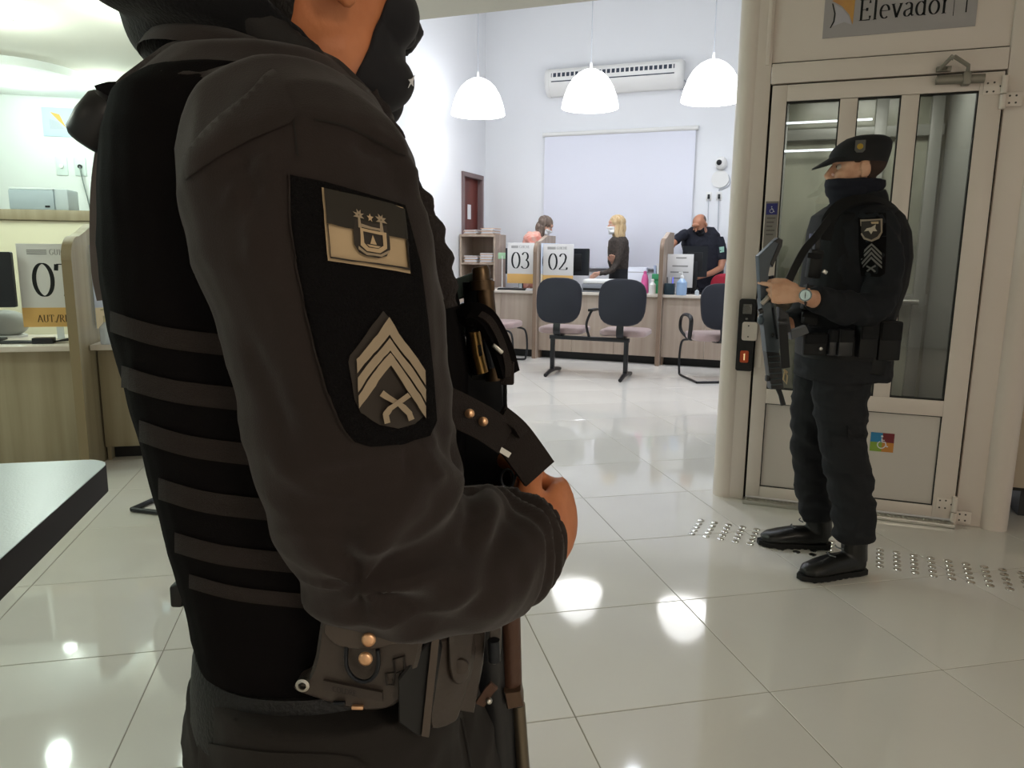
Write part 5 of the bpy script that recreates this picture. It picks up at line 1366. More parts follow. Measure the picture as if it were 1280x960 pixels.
# back of the hand must face the viewer (-y)
sd = 1
if zz.y > 0:
    tu = -tu; zz = tu.cross(hd_); sd = -1
    Mh = Matrix(((tu.x,hd_.x,zz.x,w0.x),(tu.y,hd_.y,zz.y,w0.y),(tu.z,hd_.z,zz.z,w0.z),(0,0,0,1)))
hand_pieces(fb, Mh, sd, (48,62,40), (28,25,15), .93, 4, True)
fb.tube([FAP[-2],FAP[-1],Mh@Vector((0,-.02,0))],[.028,.027,.026],12)
w1 = FBP[-1]; h1 = Vector((-.62,-.62,-.2)).normalized(); t1 = Vector((0,0,1)); t1 = (t1-h1*t1.dot(h1)).normalized(); z1 = t1.cross(h1)
hand_pieces(fb, Matrix(((t1.x,h1.x,z1.x,w1.x),(t1.y,h1.y,z1.y,w1.y),(t1.z,h1.z,z1.z,w1.z),(0,0,0,1))), -1, (50,60,40), (35,20,15), .98)
# legs: near (his left) straight, far one set to the left
def fleg(pts): return [(Q(x,y,d),r) for x,y,d,r in pts]
FLN = fleg([(1054,452,2.96,.112),(1050,500,2.95,.104),(1052,550,2.93,.088),(1062,600,2.91,.083),(1067,640,2.90,.080),(1067,664,2.89,.080),(1067,674,2.89,.070)])
FLF = fleg([(1030,452,3.12,.105),(1020,500,3.14,.098),(1013,545,3.15,.078),(1012,585,3.16,.070),(1016,620,3.17,.068),(1021,640,3.17,.070),(1022,648,3.17,.060)])
for lg in (FLN, FLF): fb.tube([p for p,r in lg]+[lg[-1][0]+Vector((0,0,-.05))],[r*.75 for p,r in lg[:4]]+[.044,.038,.034,.03],16)
fbody = fuse(fb,.0045,3)
obj_mesh('body', fbody, mat('skin_ruddy','d9ab8e',.5,var=('c79477',25,(1,1,1)),bump=(120,.1,3)), FO)
eyes(FO, HMf, .97); FHI = HMf.inverted()
obj_mesh('cropped_hair', shell(fbody, lambda c: (lambda q: q.length < .19 and ((q.y < -.022 and q.z > -.058+.0*q.y and q.z < .075) or (q.z > .028 and q.y < .05 and q.z < .075) or (abs(q.y-.020)<.012 and q.z > .012)) and not (abs(q.x) > .072 and q.y > -.03 and q.z < .018))(FHI@c), .003, .002), mat('cropped_hair','3b2a20',.8,bump=(200,.4,3)), FO)
# cap: crown, band, peak, badge
cp_ = MB(); n_ = 36
def capring(z, rx, ry, cy): return [HMf@Vector((rx*math.cos(2*PI*k/n_), cy+ry*math.sin(2*PI*k/n_), z)) for k in range(n_)]
cp_.rings([capring(.016,.083,.107,.0),capring(.026,.084,.109,.0),capring(.046,.087,.111,-.003),capring(.070,.087,.107,-.011),capring(.090,.083,.096,-.022),capring(.106,.072,.080,-.030),capring(.116,.048,.054,-.036),capring(.120,.012,.014,-.038)])
cap = cp_.build('cap', mat('cap_black','0d0e12',.75,bump=(400,.2,2)), FO, True, 50)
pk = MB(); rs = []
for t in range(9):
    k = t/8; a = R_(-62+124*k); x = math.sin(a)*.082; y0_ = math.cos(a)*.100-.004; ext = .075*(1-abs(2*k-1)**2.2)
    rs.append([HMf@Vector((x,y0_-.020,.056)), HMf@Vector((x*1.0,y0_+ext,.036-ext*.55)), HMf@Vector((x,y0_+ext,.031-ext*.55)), HMf@Vector((x,y0_-.020,.040))])
pk.rings(rs); pk.build('peak', mat('cap_black',''), cap, True, 50)
q = MB(); c = HMf@Vector((-.0865,.022,.066)); nrm = (HMf.to_3x3()@Vector((-1,.28,.15))).normalized(); xx = Vector((0,0,1)).cross(nrm).normalized(); Mb_ = plane_M(c, xx, nrm.cross(xx))
q.prism([(-.018,-.012),(-.01,-.022),(.01,-.022),(.018,-.012),(.018,.024),(-.018,.024)],-.003,.003,Mb_); bdg = q.build('cap_badge', mat('badge_grey_dark','5a5a58',.6), cap, False)
q = MB(); q.prism([(.011*math.cos(R_(30*k)),.011*math.sin(R_(30*k))) for k in range(12)],.003,.0042,Mb_); q.build('badge_crest', mat('badge_gold','a98a2c',.5), bdg, False)
# gaiter over the lower face and neck
gz = MB()
def gr(z, rx, ry, cy): return [HMf@Vector((rx*math.cos(2*PI*k/30), cy+ry*math.sin(2*PI*k/30), z+ (-.006 if k in range(0,1) else 0))) for k in range(30)]
gz.rings([gr(-.165,.082,.085,-.010),gr(-.140,.076,.085,.002),gr(-.118,.073,.092,.008),gr(-.095,.073,.103,.008),gr(-.070,.076,.112,.006),gr(-.048,.077,.112,.003)])
gq = fuse(gz,.0042,2); displace(gq, lambda p,n: ridge(p,(14,14,40))*.003+.0015*math.sin(p.z*190+nz(p,12)*3))
obj_mesh('neck_gaiter', gq, GAIT, FO)
# jacket, trousers
fj = MB(); fj.rings([qring(r,l+4,q-4,b*.94,3.02,36) for r,l,q,b in FRW[:8]])
fj.tube(FAP[:-1],[r for *_,r in FA[:-1]],22); fj.tube(FBP,[r for *_,r in FB],20)
fj.ball(Q(1090,276,2.89),(.07,.065,.055),16); fj.ball(Q(1062,276,3.15),(.07,.06,.055),16)
fj.tube([Q(1078,262,3.02),Q(1076,243,3.02)],[.10,.088],18)
fjm = fuse(fj,.005,3)
displace(fjm, lambda p,n: ridge(p,(12,10,18))*.005 + .004*math.sin((p.x*60)+(p.z*45)+nz(p,9)*4)*(1 if p.y < -.15 else .4))
fja = obj_mesh('jacket', fjm, NAVY, FO); fjb = bvh_of(fjm)
ft = MB(); ft.rings([qring(r,l,q,b,3.02,32) for r,l,q,b in ((425,1004,1104,.17),(445,1000,1106,.18),(470,998,1106,.18))])
for lg in (FLN,FLF): ft.tube([p for p,r in lg],[r for p,r in lg],20)
ftm = fuse(ft,.0055,3)
displace(ftm, lambda p,n: ridge(p,(8,8,16))*.007 + .005*math.sin(p.z*55+p.x*30+nz(p,7)*4)*math.exp(-((p.z-.45)/.22)**2) + .004*math.sin(p.z*80+nz(p,8)*3)*math.exp(-((p.z-.18)/.08)**2))
ftr = obj_mesh('trousers', ftm, NAVYT, FO); ftb = bvh_of(ftm)
faim = lambda x,y: Q(x,y,2.5)
def fdec(name, poly, m_, par, off, th=.002, bv=None, step=8):
    q = MB(); decal(q, poly, bv or fjb, FEYE, faim, off, step, th); return q.build(name, m_, par, True, 50)
fdec('cargo_pocket', [(1040,545),(1088,548),(1089,594),(1042,590)], NAVYT, ftr, .004, .005, ftb)
fdec('pocket_seam', band([(1036,540),(1062,544),(1089,545)],1.6), BLK, ftr, .006,.001, ftb)
# vest
fv = MB(); fv.rings([qring(r,l,q,b,3.03,36,2.5) for r,l,q,b in ((258,1036,1112,.12),(270,1020,1122,.165),(290,1014,1130,.175),(320,1010,1132,.18),(355,1006,1126,.18),(390,1003,1113,.178),(408,1002,1108,.175))])
fvm = fuse(fv,.0055,2); fve = obj_mesh('plate_vest', fvm, mat('vest_black','0f1013',.7,spec=.3,bump=(500,.3,2)), FO)
q = MB(); q.strip(spline([Q(1030,300,2.86),Q(1038,272,2.86),Q(1058,254,2.88),Q(1090,250,2.90),Q(1118,262,2.92),Q(1130,285,2.95)],5),.05,.014,Vector((0,-.6,.8))); q.build('shoulder_strap', mat('vest_black',''), fve, True, 60)
for k,(x,y,w_,h_) in enumerate(((1018,330,16,34),(1014,372,20,30),(1012,398,18,14))):
    q = MB(); q.box(Q(x,y,2.84),(w_*.0031,.035,h_*.0031),Matrix.Rotation(R_(5),3,'Y'),.006); o = q.build('chest_pouch', BLK, fve)
    q = MB(); q.box(Q(x,y-h_*.3,2.82),(w_*.0031+.004,.012,.02),Matrix.Rotation(R_(5),3,'Y'),.003); q.build('pouch_flap', mat('vest_black',''), o)
q = MB(); q.tube([Q(1016,292,2.86),Q(1015,307,2.86)],[.012,.013],12); q.build('radio_knob', mat('radio_violet_grey','6c6d8c',.5), fve)
q = MB(); q.box(Q(1021,302,2.86),(.02,.03,.075),None,.004); q.build('radio', BLKPL, fve)
q = MB(); q.box(Q(1031,340,2.79),(.018,.01,.014),Matrix.Rotation(R_(30),3,'Y'),.002); q.build('strap_buckle', STEEL, fve)
# sleeve patches
pp_ = fdec('velcro_panel', [(1073,266),(1107,266),(1108,300),(1106,342),(1100,346),(1076,345),(1073,310)], VELC, fja, .002, .001)
sh = fdec('shield_patch', [(1076,274),(1103,274),(1103,291),(1099,298),(1090,302),(1081,299),(1076,291)], mat('patch_rim','9a8c7c',.85), fja, .0045, .002)
fdec('shield_field', [(1078,276),(1101,276),(1101,290),(1097,296),(1090,299.5),(1083,297),(1078,290)], PDARK, sh, .0072, .0006)
fdec('shield_title', [(1081,277.5),(1099,277.5),(1099,280.5),(1081,280.5)], TAN, sh, .008, .0006)
fdec('shield_bird', [(1082,290),(1085,286),(1090,285),(1096,281),(1095,286),(1097,289),(1092,289),(1090,293),(1087,289)], mat('patch_pale','b8ab9a',.8), sh, .008, .0006)
for k in range(4):
    y = 304+k*5.4
    fdec('chevron', [(1090,y),(1102,y+12.5),(1102,y+15.6),(1090,y+3.2),(1078,y+15.6),(1078,y+12.5)], mat('chevron_grey','6d6a68',.8), pp_, .005, .001)
fdec('crossed_pistols', [(1085,331),(1090,334),(1095,331),(1096,333),(1092,335),(1096,339),(1094,340),(1090,336.5),(1086,340),(1084,339),(1088,335),(1084,333)], mat('chevron_grey',''), pp_, .005, .001)
# belt and pouches
q = MB(); q.rings([qring(r,l,rr,b,3.02,36,2.4) for r,l,rr,b in ((416,1001,1107,.180),(420,1000,1108,.184),(441,999,1110,.186),(445,1000,1109,.182))]); fbelt = q.build('duty_belt', BLK, FO, True, 50)
def fp_(px, py, d, sz, name, m_, rot=0, lid=True):
    q = MB(); q.box(Q(px,py,d),sz,Matrix.Rotation(R_(rot),3,'Y'),.006); o = q.build(name, m_, fbelt)
    if lid:
        q = MB(); q.box(Q(px,py,d)+Vector((0,-sz[1]/2-.003,sz[2]*.25)),(sz[0]*.9,.008,sz[2]*.45),Matrix.Rotation(R_(rot),3,'Y'),.002); q.build('pouch_flap', mat('vest_black',''), o)
    return o
o = fp_(1018,430,2.845,(.09,.03,.085),'cuff_pouch',BLK); q = MB(); q.lathe([(0,0),(.007,0),(.006,.003),(0,.004)],Q(1026,436,2.818),14,rot=Matrix.Rotation(R_(90),3,'X')); q.build('snap_button', STEEL, o, True, 60)
fp_(1055,428,2.825,(.055,.04,.105),'magazine_pouch',mat('pouch_sheen','191a1d',.35,spec=.6)); fp_(1040,428,2.83,(.03,.03,.10),'torch_holder',mat('pouch_sheen',''))
fp_(1083,424,2.825,(.07,.05,.14),'magazine_pouch',BLK); fp_(1107,425,2.86,(.085,.08,.15),'utility_pouch',BLK); fp_(1096,452,2.86,(.06,.05,.10),'holster_tail',BLK,8,False)
# watch
q = MB(); wn = zz; c = w0 - hd_*.032 + wn*.0265
ax_ = hd_; wc = w0 - hd_*.032; q.tube([wc+tu*(.0305*math.cos(2*PI*k/24))+wn*(.0235*math.sin(2*PI*k/24)) for k in range(24)],[(.010,.003)]*24,8,closed=True,up=ax_); wt = q.build('watch', BLKPL, FO, True, 60)
def disc(c, n, r, t):
    x, y = frame_of(n); return [[c+x*(r*math.cos(2*PI*k/24))+y*(r*math.sin(2*PI*k/24))+n*z for k in range(24)] for z in (0,t)]
q = MB(); q.rings(disc(c-wn*.004,wn,.021,.008)); q.build('watch_case', mat('watch_steel','9fb0b4',.25,.7), wt, True, 40)
q = MB(); q.rings(disc(c+wn*.004,wn,.017,.0008)); q.build('watch_dial', mat('watch_dial','cfe3e6',.3), wt, True, 40)
# boots
for (tx_, ty_, hx_, hy_, sc, lg) in ((1003,722,1078,712,1.07,FLN),(940,679,1024,683,1.08,FLF)):
    def fpt(px,py):
        d = FW + RT*((px-640)/F_PX) + DN*((py-480)/F_PX); k = -CAM_H/d.z; return Vector((0,0,CAM_H))+d*k-FR_
    hh, tt = fpt(hx_,hy_), fpt(tx_,ty_); dirb = (tt-hh); dirb.z = 0; dirb.normalize()
    ank = lg[-1][0]; hh = Vector((ank.x,ank.y,0)) - dirb*.055
    xb = dirb.cross(Vector((0,0,1))); Mb2 = Matrix(((xb.x,dirb.x,0,hh.x),(xb.y,dirb.y,0,hh.y),(0,0,1,0),(0,0,0,1)))
    q = MB(); boot(q, Mb2, sc); o = obj_mesh('boot', fuse(q,.005,2), BOOT, FO)
    q = MB(); boot_sole(q, Mb2, sc); q.build('boot_sole', SOLE, o)
    q = MB()
    for k in range(5):
        yy_, z_ = (.158,.126,.105,.1005,.0985)[k], .088+.027*k
        q.tube([Mb2@(Vector((sx*.022,yy_-.012*abs(sx),z_))*sc) for sx in (-1,-.3,.3,1)],.003,6)
    q.build('laces', mat('lace_grey','5a5c5e',.6), o)
# ---- his carbine, sling and magazine
GD2 = 2.70
C2 = thing('carbine', 'blue-grey carbine with angular stock held muzzle-down by the officer at the lift', 'gun', RZ@FR_, YAW)
STK = mat('stock_blue_grey','3f4a54',.42,spec=.5); GUN2 = mat('carbine_grey','414a50',.36,.3)
def sl2(poly, y, th, name, m_, par=C2):
    q = MB(); fr = [Q(x,yy,y) for x,yy in poly]; n = len(fr); bk = [p+Vector((0,th,0)) for p in fr]; cc = sum(fr,Vector())/n
    ft_ = [p+(cc-p).normalized()*.003 for p in fr]; fr2 = [p+Vector((0,.004,0)) for p in fr]
    q.faces(ft_+fr2+bk, [tuple(range(n)),tuple(range(3*n-1,2*n-1,-1))]+[(k,(k+1)%n,n+(k+1)%n,n+k) for k in range(n)]+[(n+k,n+(k+1)%n,2*n+(k+1)%n,2*n+k) for k in range(n)])
    return q.build(name, m_, par, True, 30)
sl2([(948,320),(968,301),(974,299),(977,304),(968,318),(962,331),(960,345),(965,372),(951,374)],GD2,.035,'stock',STK)
sl2([(968,301),(974,297),(979,300),(978,308),(966,334),(963,330),(969,316),(974,304)],GD2-.004,.042,'butt_plate',BLKPL)
q = MB(); q.tube([Q(963,345,GD2+.02),Q(967,370,GD2+.02)],.012,12); q.build('stock_tube', GUN, C2)
rc = sl2([(951,374),(965,372),(972,398),(976,430),(974,442),(958,440)],GD2-.002,.045,'receiver',GUN2)
q = MB(); q.tube([Q(952,380,GD2-.01),Q(960,372,GD2-.014),Q(966,370,GD2-.01)],[.008,.010,.007],10); q.build('charging_handle', mat('handle_pale','a9a39a',.35,.6), rc)
q = MB(); q.tube([Q(948,390,GD2),Q(953,388,GD2)],.010,12); q.build('sight_knob', BLKPL, rc)
q = MB(); q.ball(Q(951,400,GD2+.01),(.012,.02,.018),12); q.build('optic_mount', STK, rc)
q = MB(); q.tube([Q(966,384,GD2-.006),Q(972,424,GD2-.006)],.004,8); q.build('ejection_ridge', GUN, rc)
q = MB(); q.ball(Q(966,419,GD2-.004),(.008,.006,.008),12); q.build('takedown_pin', GUNB, rc)
sl2([(958,440),(974,438),(978,462),(980,486),(964,487)],GD2,.042,'handguard',GUNB)
q = MB()
for k in range(6): q.tube([Q(961+k*.5,446+7*k,GD2-.003),Q(975+k*.5,445+7*k,GD2-.003)],.0028,6)
o = q.build('handguard_ribs', GUN2, C2); o['kind'] = 'stuff'
q = MB(); q.tube([Q(972,484,GD2+.02),Q(976,494,GD2+.02),Q(979,506,GD2+.02)],[.010,.009,.010],12); q.build('barrel', GUNB, C2)
q = MB(); q.box(Q(959,473,GD2+.01),(.012,.02,.02),None,.002); q.build('front_sight', GUNB, C2)
mg = sl2([(988,414),(1008,407),(1012,416),(990,425)],GD2+.01,.03,'magazine',mat('magazine_grey','4a4d52',.4,spec=.5))
sl2([(974,384),(986,392),(990,415),(976,418)],GD2+.01,.03,'grip',GUNB)
q = MB(); q.strip(spline([Q(980,364,2.70),Q(992,338,2.72),Q(1006,312,2.76),Q(1020,296,2.82),Q(1040,270,2.86),Q(1062,252,2.90)],5),.028,.004,Vector((0,-1,.2))); q.build('sling', BLK, C2, True, 60)
q = MB(); q.strip(spline([Q(978,398,2.63),Q(980,430,2.63),Q(982,460,2.63)],4),.030,.005,Vector((0,-1,0))); q.build('hanging_strap', BLK, C2, True, 60)
q = MB(); q.box(Q(979,404,2.625),(.034,.008,.012),None,.002); q.build('strap_keeper', DKPL, C2)
q = MB(); q.tube([Q(981,464,2.63),Q(979,474,2.63),Q(983,480,2.63),Q(984,470,2.63)],.0032,8,closed=True); q.tube([Q(980,462,2.63),Q(984,466,2.63)],.004,8); q.build('snap_hook', mat('hook_brass','b5a07c',.3,.8), C2)
# ================================================================== three people behind the counter
def worker(name_lbl, px, depth, F): 
    root = at(px, 445, depth); root.z = 0
    return thing('person', name_lbl, 'person', RZ@root, YAW), root
def figure(T_, root, D, head_at, fwd, torso, arms, hands, skin, hs=.95, legs=True, hand_s=.95):
    K = lambda x, y, d=D: at(x,y,d) - root
    b = MB(); HM_ = face_frame(head_at(K), fwd); head_pieces(b, HM_, hs)
    return K, b, HM_
def kring(K, row, l, r, bd_, D, n=28):
    a0, a1 = K(l,row,D), K(r,row,D); c = (a0+a1)/2; a = (a1-a0).length/2; out = []
    for k in range(n):
        t = 2*PI*k/n; co, si = math.cos(t), math.sin(t); q = (abs(co)**2.3+abs(si)**2.3)**(-1/2.3); out.append(Vector((c.x+a*q*co,c.y+bd_*q*si,c.z)))
    return out
def hand_at(b, w_, d, thumb_up, side, curl, s=.95):
    d = d.normalized(); t = (thumb_up-d*thumb_up.dot(d)).normalized()*side; z = t.cross(d)
    hand_pieces(b, Matrix(((t.x,d.x,z.x,w_.x),(t.y,d.y,z.y,w_.y),(t.z,d.z,z.z,w_.z),(0,0,0,1))), side, curl, (32,20,12), s)
def simple_legs(b, lower, xs, y, top, r, vox=None):
    for x in xs:
        b.tube([Vector((x,y,top)),Vector((x,y,.5)),Vector((x,y+.01,.09))],[r,r*.72,r*.45],14)
def shoes(T_, xs, y, m_, dirv):
    for x in xs:
        d = Vector(dirv).normalized(); xb = d.cross(Vector((0,0,1))); h = Vector((x,y,0))-d*.05
        M_ = Matrix(((xb.x,d.x,0,h.x),(xb.y,d.y,0,h.y),(0,0,1,0),(0,0,0,1)))
        q = MB(); q.tube([M_@Vector(p) for p in ((0,.0,.04),(0,.07,.045),(0,.15,.04),(0,.22,.03),(0,.255,.022))],[(.032,.036),(.036,.044),(.043,.036),(.04,.026),(.02,.014)],14,up=Vector((0,0,1)))
        q.build('shoe', m_, T_)
SKW = mat('skin_fair','d3a48e',.5); BLACKF = mat('black_fabric','15161c',.8,bump=(300,.2,2))
# --- blonde woman in black lace
D2 = 9.72
bw, br = worker('blonde woman with white mask and black lace top walking behind the counter', 778, D2, None)
K = lambda x, y, d=D2: at(x,y,d) - br
fw = Vector((-.98,-.12,-.02)); HMb = face_frame(K(770,281), fw)
b = MB(); head_pieces(b, HMb, .95, False)
b.tube([K(774,300),K(771,284)],[.05,.046],12)
TW = [(296,766,782,.07),(301,761,785,.15),(312,760,786,.165),(328,760,785,.14),(338,763,785,.125),(350,762,790,.15),(366,760,792,.165)]
b.rings([kring(K,r,l+2,q-2,w_*.85,D2) for r,l,q,w_ in TW])
AN = [(777,302,D2-.15,.055),(775,316,D2-.17,.047),(771,329,D2-.19,.042),(766,337,D2-.24,.038),(757,341,D2-.27,.030),(749,342,D2-.29,.026)]
AF = [(768,302,D2+.15,.05),(766,316,D2+.16,.043),(765,326,D2+.12,.04),(764,320,D2-.02,.03)]
b.tube([K(x,y,d) for x,y,d,r in AN],[r*.8 for *_,r in AN],12); b.tube([K(x,y,d) for x,y,d,r in AF[:3]],[r*.8 for *_,r in AF[:3]],12)
hand_at(b, K(747,342.5,D2-.30), Vector((-.8,-.3,-.35)), Vector((0,-.4,1)), -1, (18,20,14), .9)
w_f = K(765.5,326,D2-.16); b.tube([K(765,326,D2+.12),K(767,331,D2-.02),w_f],[.034,.03,.024],12); hand_at(b, w_f, Vector((-.15,-.55,.75)), Vector((-1,0,0)), 1, (25,25,15), .9)
simple_legs(b, 0, (-.02,.10), 0, .92, .085)
bme = fuse(b,.0055,2); obj_mesh('body', bme, SKW, bw); eyes(bw, HMb, .95)
t = MB(); t.rings([kring(K,r,l,q,w_,D2) for r,l,q,w_ in TW[:5]]); t.tube([K(x,y,d) for x,y,d,r in AN],[r for *_,r in AN],14); t.tube([K(x,y,d) for x,y,d,r in AF[:3]],[r for *_,r in AF[:3]],14)
tmx = fuse(t,.0055,2); displace(tmx, lambda p,n: ridge(p,(14,14,14))*.004)
obj_mesh('lace_top', tmx, mat('black_lace','2b2623',.8,var=('4e453f',40,(1,1,1)),bump=(90,.4,2)), bw)
t = MB(); t.rings([kring(K,r,l,q,w_,D2) for r,l,q,w_ in ((336,762,786,.13),(350,761,791,.16),(366,759,793,.17))])
for x in (-.02,.10): t.tube([Vector((x,0,.98)),Vector((x,0,.5)),Vector((x,.01,.10))],[.105,.075,.05],14)
tq = fuse(t,.007,2); obj_mesh('trousers', tq, BLACKF, bw); shoes(bw,(-.02,.10),0,BLKPL,(-1,-.1,0))
HIb = HMb.inverted()
BLOND = mat('blonde_hair','d9c19a',.55,var=('bb9c70',9,(6,6,.8)),bump=(60,.6,3,(4,4,.5)))
hr = MB()
for c_, r_ in (((0,-.02,.035),(.088,.108,.092)),((.0,-.055,-.04),(.085,.075,.11)),((0,-.06,-.13),(.085,.06,.10)),((.06,-.012,-.09),(.032,.050,.12)),((-.06,-.012,-.09),(.032,.050,.12)),((.045,-.03,-.17),(.045,.045,.07))):
    hr.ball(HMb@Vector(c_), r_, 16, HMb.to_3x3())
hq = fuse(hr,.006,3); displace(hq, lambda p,n: .004*math.sin(p.x*160+p.y*120+nz(p,15)*3)); obj_mesh('hair', hq, BLOND, bw)
def cloth_mask(T_, me, HI_, m_, s=.95):
    o = obj_mesh('face_mask', shell(me, lambda c: (lambda q: q.length < .19 and q.y > .035 and q.z < -.026 and q.z > -.135)(HI_@c), .006, .004), m_, T_); return o
cloth_mask(bw, bme, HIb, mat('mask_white','eef0f2',.7))
# --- bald man in black polo leaning over the desk
D3 = 9.66
mn, mr = worker('bald man in black polo shirt leaning over the right counter desk', 878, D3, None)
K = lambda x, y, d=D3: at(x,y,d) - mr
fwm = Vector((-.62,-.62,-.66)); HMm = face_frame(K(874.5,280), fwm)
b = MB(); head_pieces(b, HMm, 1.06)
b.tube([K(881,299,D3+.10),K(877,286,D3+.03)],[.075,.06],14)
TM = [(284,864,892,.07),(292,853,899,.13),(306,852,902,.16),(325,857,903,.165),(345,860,904,.165),(368,860,906,.17)]
b.rings([kring(K,r,l+3,q-3,w_*.85,D3+.12) for r,l,q,w_ in TM])
R1 = [(857,292,D3+.02,.062),(850,296,D3-.04,.060),(843,302,D3-.10,.052),(838,309,D3-.20,.045),(837,315,D3-.32,.038),(838,320,D3-.40,.030)]
R2 = [(898,298,D3+.06,.065),(902,312,D3+.02,.062),(903,325,D3-.02,.056),(901,335,D3-.06,.048),(890,341,D3-.14,.042),(878,345,D3-.22,.034),(872,347,D3-.26,.030)]
b.tube([K(x,y,d) for x,y,d,r in R1],[r*.88 for *_,r in R1],14); b.tube([K(x,y,d) for x,y,d,r in R2],[r*.88 for *_,r in R2],14)
hand_at(b, K(839,322,D3-.42), Vector((.15,-.2,-.95)), Vector((1,0,0)), -1, (25,30,20), .98)
hand_at(b, K(870,347,D3-.28), Vector((-.9,-.3,-.08)), Vector((0,-.2,1)), -1, (22,28,20), .98)
simple_legs(b, 0, (-.07,.14), .15, .95, .10)
mme = fuse(b,.0055,2); obj_mesh('body', mme, mat('skin_tanned','b07a5e',.42), mn); eyes(mn, HMm, .98)
obj_mesh('shaved_stubble', shell(mme, lambda c: (lambda q: q.length < .19 and q.y < -.02 and q.z > -.05 and q.z < .075 and not (abs(q.x) > .071 and q.z < .02))(HMm.inverted()@c), .0012, .001), mat('stubble_grey','6c5a52',.7), mn)
cloth_mask(mn, mme, HMm.inverted(), BLACKF)
t = MB(); t.rings([kring(K,r,l,q,w_,D3+.12) for r,l,q,w_ in TM]); t.tube([K(x,y,d) for x,y,d,r in R1[:3]],[r for *_,r in R1[:3]],16); t.tube([K(x,y,d) for x,y,d,r in R2[:3]],[r for *_,r in R2[:3]],16)
t.tube([K(882,302,D3+.12),K(880,292,D3+.10)],[.10,.085],14)
tq = fuse(t,.0055,2); displace(tq, lambda p,n: ridge(p,(12,12,12))*.005); shirt = obj_mesh('polo_shirt', tq, mat('polo_black','131623',.8,bump=(300,.2,2)), mn); sb_ = bvh_of(tq)
e3 = Vector((0,0,CAM_H))-mr; a3 = lambda x,y: K(x,y,8.8)
for nm, pl_, c_ in (('coral_sleeve_badge',[(850,284),(855,284),(855,288),(850,288)],'c98a84'),('pale_sleeve_badge',[(899,309),(905,308),(905,315),(900,316)],'8fb8a8'),('gold_chest_crest',[(876,308),(880,308),(880,312),(878,313),(876,312)],'b89a3e')):
    q = MB(); decal(q, pl_, sb_, e3, a3, .003, 3, .002); q.build(nm, mat(nm,c_,.7), shirt, False)
t = MB()
for x in (-.07,.14): t.tube([Vector((x,.15,1.0)),Vector((x,.15,.5)),Vector((x,.16,.10))],[.12,.085,.06],14)
t.rings([kring(K,r,l,q,w_,D3+.13) for r,l,q,w_ in ((360,858,906,.17),(375,858,908,.175))]); obj_mesh('trousers', fuse(t,.007,2), BLACKF, mn); shoes(mn,(-.07,.14),.15,BLKPL,(-.4,-.9,0))
q = MB(); q.box(K(868,347.5,D3-.34),(.07,.045,.03),Matrix.Rotation(R_(15),3,'Z'),.008); ph = q.build('held_mouse', BLKPL, None); tag(ph,'small dark mouse in the bald man\'s right hand','mouse'); ph.location = RZ@mr; ph.rotation_euler = (0,0,YAW); ph.name = 'computer_mouse'
# --- woman bending at the left desk
D1 = 10.05
cw, c_r = worker('woman with grey-brown hair and coral top bending behind the 03 placard', 672, D1, None)
K = lambda x, y, d=D1: at(x,y,d) - c_r
fwc = Vector((.86,-.22,-.46)); HMc = face_frame(K(682,282), fwc)
b = MB(); head_pieces(b, HMc, .93, False); b.tube([K(670,296,D1),K(678,286,D1)],[.055,.047],12)
TC = [(290,660,676,.08),(296,655,678,.15),(308,653,680,.16),(325,654,681,.15),(345,652,684,.16),(368,650,686,.17)]
b.rings([kring(K,r,l+2,q-2,w_*.85,D1) for r,l,q,w_ in TC])
A1 = [(662,298,D1-.13,.055),(666,312,D1-.17,.047),(674,324,D1-.20,.042),(684,334,D1-.16,.034),(690,340,D1-.12,.028)]
A2 = [(670,297,D1+.14,.05),(676,312,D1+.16,.045),(684,326,D1+.10,.04),(694,338,D1+.02,.03)]
for A_ in (A1,A2): b.tube([K(x,y,d) for x,y,d,r in A_],[r*.85 for *_,r in A_],12)
hand_at(b, K(691,341,D1-.12), Vector((.6,-.2,-.7)), Vector((0,-1,.2)), -1, (20,22,15), .9)
hand_at(b, K(695,339,D1+.01), Vector((.6,-.3,-.7)), Vector((0,1,.2)), 1, (20,22,15), .9)
simple_legs(b, 0, (-.10,.02), 0, .92, .085)
cme = fuse(b,.0055,2); obj_mesh('body', cme, SKW, cw); eyes(cw, HMc, .93)
t = MB(); t.rings([kring(K,r,l,q,w_,D1) for r,l,q,w_ in TC]); 
for A_ in (A1,A2): t.tube([K(x,y,d) for x,y,d,r in A_[:3]],[r*1.1 for *_,r in A_[:3]],14)
tq = fuse(t,.0055,2); displace(tq, lambda p,n: ridge(p,(14,14,14))*.007); obj_mesh('coral_blouse', tq, mat('coral_fabric','e08f80',.75,var=('d9b0a2',14,(1,1,1))), cw)
hr = MB()
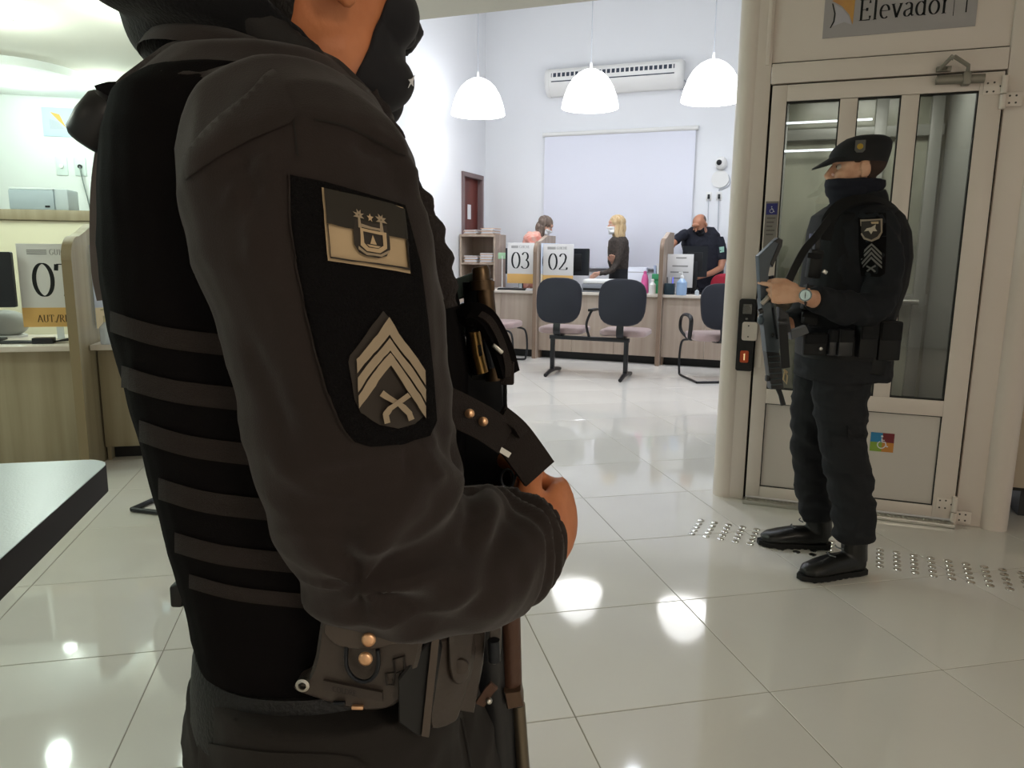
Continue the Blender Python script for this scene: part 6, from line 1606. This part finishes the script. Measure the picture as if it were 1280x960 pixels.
for c_, r_ in (((0,-.02,.035),(.086,.105,.09)),((.0,-.05,-.04),(.08,.07,.09)),((.03,-.02,-.10),(.05,.055,.08)),((-.03,-.02,-.10),(.05,.055,.08))): hr.ball(HMc@Vector(c_), r_, 16, HMc.to_3x3())
for s_ in (-1,1): hr.tube([HMc@Vector((s_*.06,-.02,-.02)), HMc@Vector((s_*.055,.0,-.09))+Vector((0,0,-.03)), HMc@Vector((s_*.05,.0,-.12))+Vector((-.02,0,-.10))],[.035,.04,.025],10)
hq = fuse(hr,.006,3); displace(hq, lambda p,n: .004*math.sin(p.x*150+p.y*120+nz(p,15)*3)); obj_mesh('hair', hq, mat('ash_hair','7d6d62',.6,var=('5b4d45',9,(6,6,.8)),bump=(60,.6,3,(4,4,.5))), cw)
cloth_mask(cw, cme, HMc.inverted(), mat('mask_white',''))
t = MB(); 
for x in (-.10,.02): t.tube([Vector((x,0,1.0)),Vector((x,0,.5)),Vector((x,.01,.10))],[.11,.075,.05],14)
obj_mesh('trousers', fuse(t,.007,2), mat('blue_jeans','333f58',.8), cw); shoes(cw,(-.10,.02),0,BLKPL,(.9,-.2,0))
# red office chair behind the man
rc_ = thing('red_office_chair', 'red upholstered office chair behind the bald man', 'chair', (-.73,9.42,0))
RED = mat('red_upholstery','a8243a',.65)
backpad(.46,.42,.86,0,.0,-6).build('backrest', RED, rc_, True, 40); cushion(.48,.46,.44,.53,0,-.27).build('seat', RED, rc_, True, 45)
q = MB(); q.cyl((0,-.25,.10),(0,-.25,.44),.028); q.build('gas_column', DKMET, rc_)
q = MB(); q.strip([(0,.03,.75),(0,.07,.55),(0,-.05,.43)],.07,.014,(0,1,.1)); q.build('spine', DKMET, rc_)
for k in range(5):
    a = 2*PI*k/5; q = MB(); q.tube([(0,-.25,.10),(.28*math.cos(a),-.25+.28*math.sin(a),.065)],[.022,.015],10); q.build('base_arm', DKMET, rc_)
    q = MB(); q.cyl((.28*math.cos(a)-.012,-.25+.28*math.sin(a),.03),(.28*math.cos(a)+.012,-.25+.28*math.sin(a),.03),.03,n=14); q.build('castor', BLKPL, rc_)
